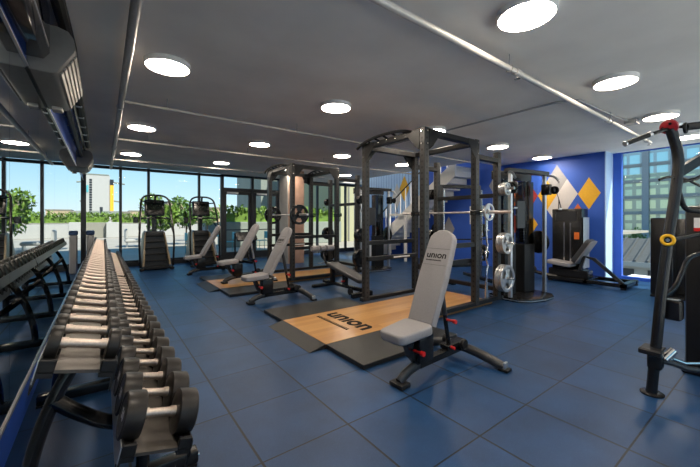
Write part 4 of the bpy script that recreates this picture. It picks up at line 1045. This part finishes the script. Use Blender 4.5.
# white tower with yellow stripe
DY = 150
xa, _, zt = P(84, 174, DY); xb = P(110, 174, DY)[0]; zb = P(90, 213.5, DY)[2]
t = thing('tower_block', 'white tower block with a yellow corner stripe seen through the left windows', 'building', (xa, DY, 0))
W = xb - xa
MB().box(-.25 * W, W, 0, 12, zb, zt).build('tower_wall', EXTWHITE, t, smooth=False)
MB().box(-.25 * W, W * .96, -.15, 12, zt, zt + .35).build('roof_edge', EXTGREY, t, smooth=False)
MB().box(-.25 * W, W * 1.05, -.3, 12, zb - 7.5, zb).build('podium', EXTWHITE, t, smooth=False); MB().box(-.25 * W, W, -.4, -.3, zb - .4, zb + .3).build('podium_band', EXTGREY, t, smooth=False)
MB().box(W, W + 1.1, -.3, 3, zb - .3, zt - 3.5).build('corner_stripe', DYEL, t, smooth=False)
MB().box(W, W + 1.1, -.3, 3, zt - 3.5, zt - 1.4).build('corner_cap', MULL, t, smooth=False)
for k in range(14):
    z = zt - 1.7 - k * (zt - zb - 1.5) / 14
    MB().box(W * .20, W * .30, -.12, 0, z - .55, z + .1).build('window', MULL, t, smooth=False)
t2 = text('tower_sign', '\u0131l\u0131l', 3.2, TURQ, t, Matrix.Translation((-.01 * W, -.2, zt - 5.2)) @ Matrix.Rotation(PI / 2, 4, 'X'), .15)
MB().tube([(W + 1, 0, zt - 2.4), (W + 4.5, 0, zt - 2.9)], .3, n=6).build('roof_arm', EXTGREY, t); MB().tube([(W + 1, 0, zt - 9.2), (W + 3.6, 0, zt - 9.6)], .3, n=6).build('roof_arm', EXTGREY, t)
# street gantry sign
GX, _, GZ = P(101.3, 213, 70)
t = thing('street_sign', 'dark street sign on a pole below the yellow stripe of the tower', 'sign', (GX, 70, -3))
MB().cyl((0, 0, 0), (0, 0, GZ + 3 + 1.0), .22, n=8).build('pole', MULL, t); MB().box(-1.4, 2.9, -.15, .15, GZ + 3 - .35, GZ + 3 + .35).build('sign_board', EXTGREY, t)
# distant buildings
def far_block(name, u0, u1, vt, Y, m, label, dep=15):
    x0, x1 = P(u0, 200, Y)[0], P(u1, 200, Y)[0]; z = P(u0, vt, Y)[2]
    t = thing(name, label, 'building', (x0, Y, -10), group='far buildings')
    MB().box(0, x1 - x0, 0, dep, 0, z + 10).build('wall', m, t, smooth=False)
    MB().box(-.2, x1 - x0 + .2, -.2, dep, z + 10, z + 10.5).build('roof_edge', EXTBEIGE, t, smooth=False)
    for i in range(3): MB().box((i + .25) * (x1 - x0) / 3, (i + .7) * (x1 - x0) / 3, -.1, 0, z + 6.8, z + 8.2).build('window', EXTGREY, t, smooth=False)
far_block('distant_building', 168, 184, 203.5, 120, EXTTAN, 'tan building far behind the left stair climber')
far_block('distant_building', 111, 130, 212.5, 160, EXTBEIGE, 'low beige building far right of the white tower')
far_block('distant_building', 130, 150, 211.5, 170, EXTTAN, 'low tan building far left of the trees')
far_block('distant_building', 196, 222, 208, 130, EXTTAN, 'tan building far beyond the right stair climber')
far_block('distant_building', 30, 76, 213, 185, EXTWHITE, 'low white building left of the white tower')
struct(MB().box(-300, 400, 62, 420, -3.4, -3.0).build('ground', TERR, smooth=False), 'distant street level beyond the terrace', 'ground')
# right-hand city view
struct(MB().box(XW + .1, 11.3, YB, 2.62, -.4, -.04).build('ledge', TERRB, smooth=False), 'white ledge added outside the right window to bounce sunlight in', 'ledge')  # added as a pale reflector of sun for the ceiling
struct(MB().box(12, 400, -200, 60, -9.4, -9.0).build('street', CONC, smooth=False), 'street below the right window', 'street')
UPG = facade_material('tower_glass', (.50, .54, .56), (.62, .90, .95), 3.0, 3.3, .38)
t = thing('office_tower', 'glass office tower with grey piers filling the right window', 'building', (125, 0, -9))
zs = 1.4 + 43 * .31
MB().box(0, 20, -60, 75, 0, zs + 9).build('lower_facade', facade_material('lower_tower_glass', (.42, .44, .36), (.92, .90, .55), 2.6, 3.3, .5, c2=(.62, .72, .55)), t, smooth=False)
MB().box(0, 20, -60, 75, zs + 9, 70).build('upper_facade', UPG, t, smooth=False)
k = 0
for yy in range(-10, 60, 6):
    MB().box(-.8, 0, yy - .75, yy + .75, 0, 70).build('pier', GREYWALL, t, smooth=False)
for kk in range(10):
    z = 12 + kk * 4.6
    MB().box(-.5, 0, -20, 60, z, z + .9).build('spandrel', CONC, t, smooth=False)
t = thing('roof_house', 'low house with slate roof and white wall below the right window', 'building', (27, 0, -9))
MB().box(0, 10, -12, 8.6, 0, 7.85).build('wall', EXTWHITE, t, smooth=False)
MB().prism([(-.4, 7.8), (3.0, 9.1), (3.4, 9.1), (10.2, 7.8)], 'y', -12.2, 8.7).build('roof', SLATE, t, smooth=False)
rb = MB()
for k in range(34): rb.prism([(-.42, 7.84), (3.0, 9.14), (3.0, 9.20), (-.42, 7.90)], 'y', -12 + k * .6, -11.9 + k * .6)
rb.build('roof_ribs', SLATE, t, smooth=False)
MB().box(-.45, -.35, -12, 8.6, 7.5, 7.8).build('gutter', EXTWHITE, t, smooth=False)
for yy in (3.9, 5.2, 6.5, 7.6): MB().box(-.04, 0, yy - .32, yy + .32, 6.5, 7.3).build('window', MULL, t, smooth=False)
for i, (yy, xx) in enumerate(((12, 106), (18, 108), (24, 106), (30, 108), (36, 107))):
    tree(xx, yy, 8.0, 2.7, ['street tree far below the office tower, leftmost', 'street tree below the office tower, second from right of the window edge', 'street tree in the middle below the office tower', 'street tree below the office tower, next to the blue wall side', 'street tree below the office tower, nearest the blue wall'][i], LEAF, 420, -9.0)

# ------------------------------------------------------------------ light
sun = bpy.data.lights.new('sun', 'SUN'); sun.energy = 6.0; sun.angle = math.radians(0.6); sun.color = (1, .95, .86)
so = bpy.data.objects.new('sun', sun); COL.objects.link(so)
sd = Vector((-.3, .6, -.75)).normalized()     # travel direction of the sunlight
so.rotation_euler = sd.to_track_quat('-Z', 'Y').to_euler()
w = bpy.data.worlds.new('world'); S.world = w; w.use_nodes = True; nt = w.node_tree
bg = nt.nodes['Background']
tc = nt.nodes.new('ShaderNodeTexCoord'); sp = nt.nodes.new('ShaderNodeSeparateXYZ'); nt.links.new(tc.outputs['Generated'], sp.inputs[0])
rp = nt.nodes.new('ShaderNodeValToRGB'); e = rp.color_ramp.elements
e[0].position = 0.0; e[0].color = (.80, .90, .95, 1); e[1].position = .55; e[1].color = (.10, .33, .72, 1)
x = e.new(.06); x.color = (.62, .86, .98, 1); x = e.new(.2); x.color = (.25, .62, .93, 1)
nt.links.new(sp.outputs[2], rp.inputs['Fac'])
nz = nt.nodes.new('ShaderNodeTexNoise'); nz.inputs['Scale'].default_value = 3.0; nz.inputs['Detail'].default_value = 6
mp = nt.nodes.new('ShaderNodeMapping'); mp.inputs['Scale'].default_value = (1, 1, 5); nt.links.new(tc.outputs['Generated'], mp.inputs[0]); nt.links.new(mp.outputs[0], nz.inputs['Vector'])
r2 = nt.nodes.new('ShaderNodeValToRGB'); r2.color_ramp.elements[0].position = .55; r2.color_ramp.elements[1].position = .8
r2.color_ramp.elements[1].color = (.5, .5, .5, 1); r2.color_ramp.elements[0].color = (0, 0, 0, 1)
nt.links.new(nz.outputs['Fac'], r2.inputs['Fac'])
cc = rp.outputs['Color']
nt.links.new(cc, bg.inputs[0]); bg.inputs[1].default_value = 0.86

S.view_settings.view_transform = 'Standard'; S.view_settings.look = 'None'; S.view_settings.exposure = 0.38; S.view_settings.gamma = 1.0
S.view_settings.use_curve_mapping = False
S.cycles.max_bounces = 8; S.cycles.diffuse_bounces = 4; S.cycles.glossy_bounces = 4; S.cycles.transparent_max_bounces = 16
S.cycles.caustics_reflective = False; S.cycles.caustics_refractive = False; S.cycles.sample_clamp_indirect = 4.0
S.cycles.use_denoising = True
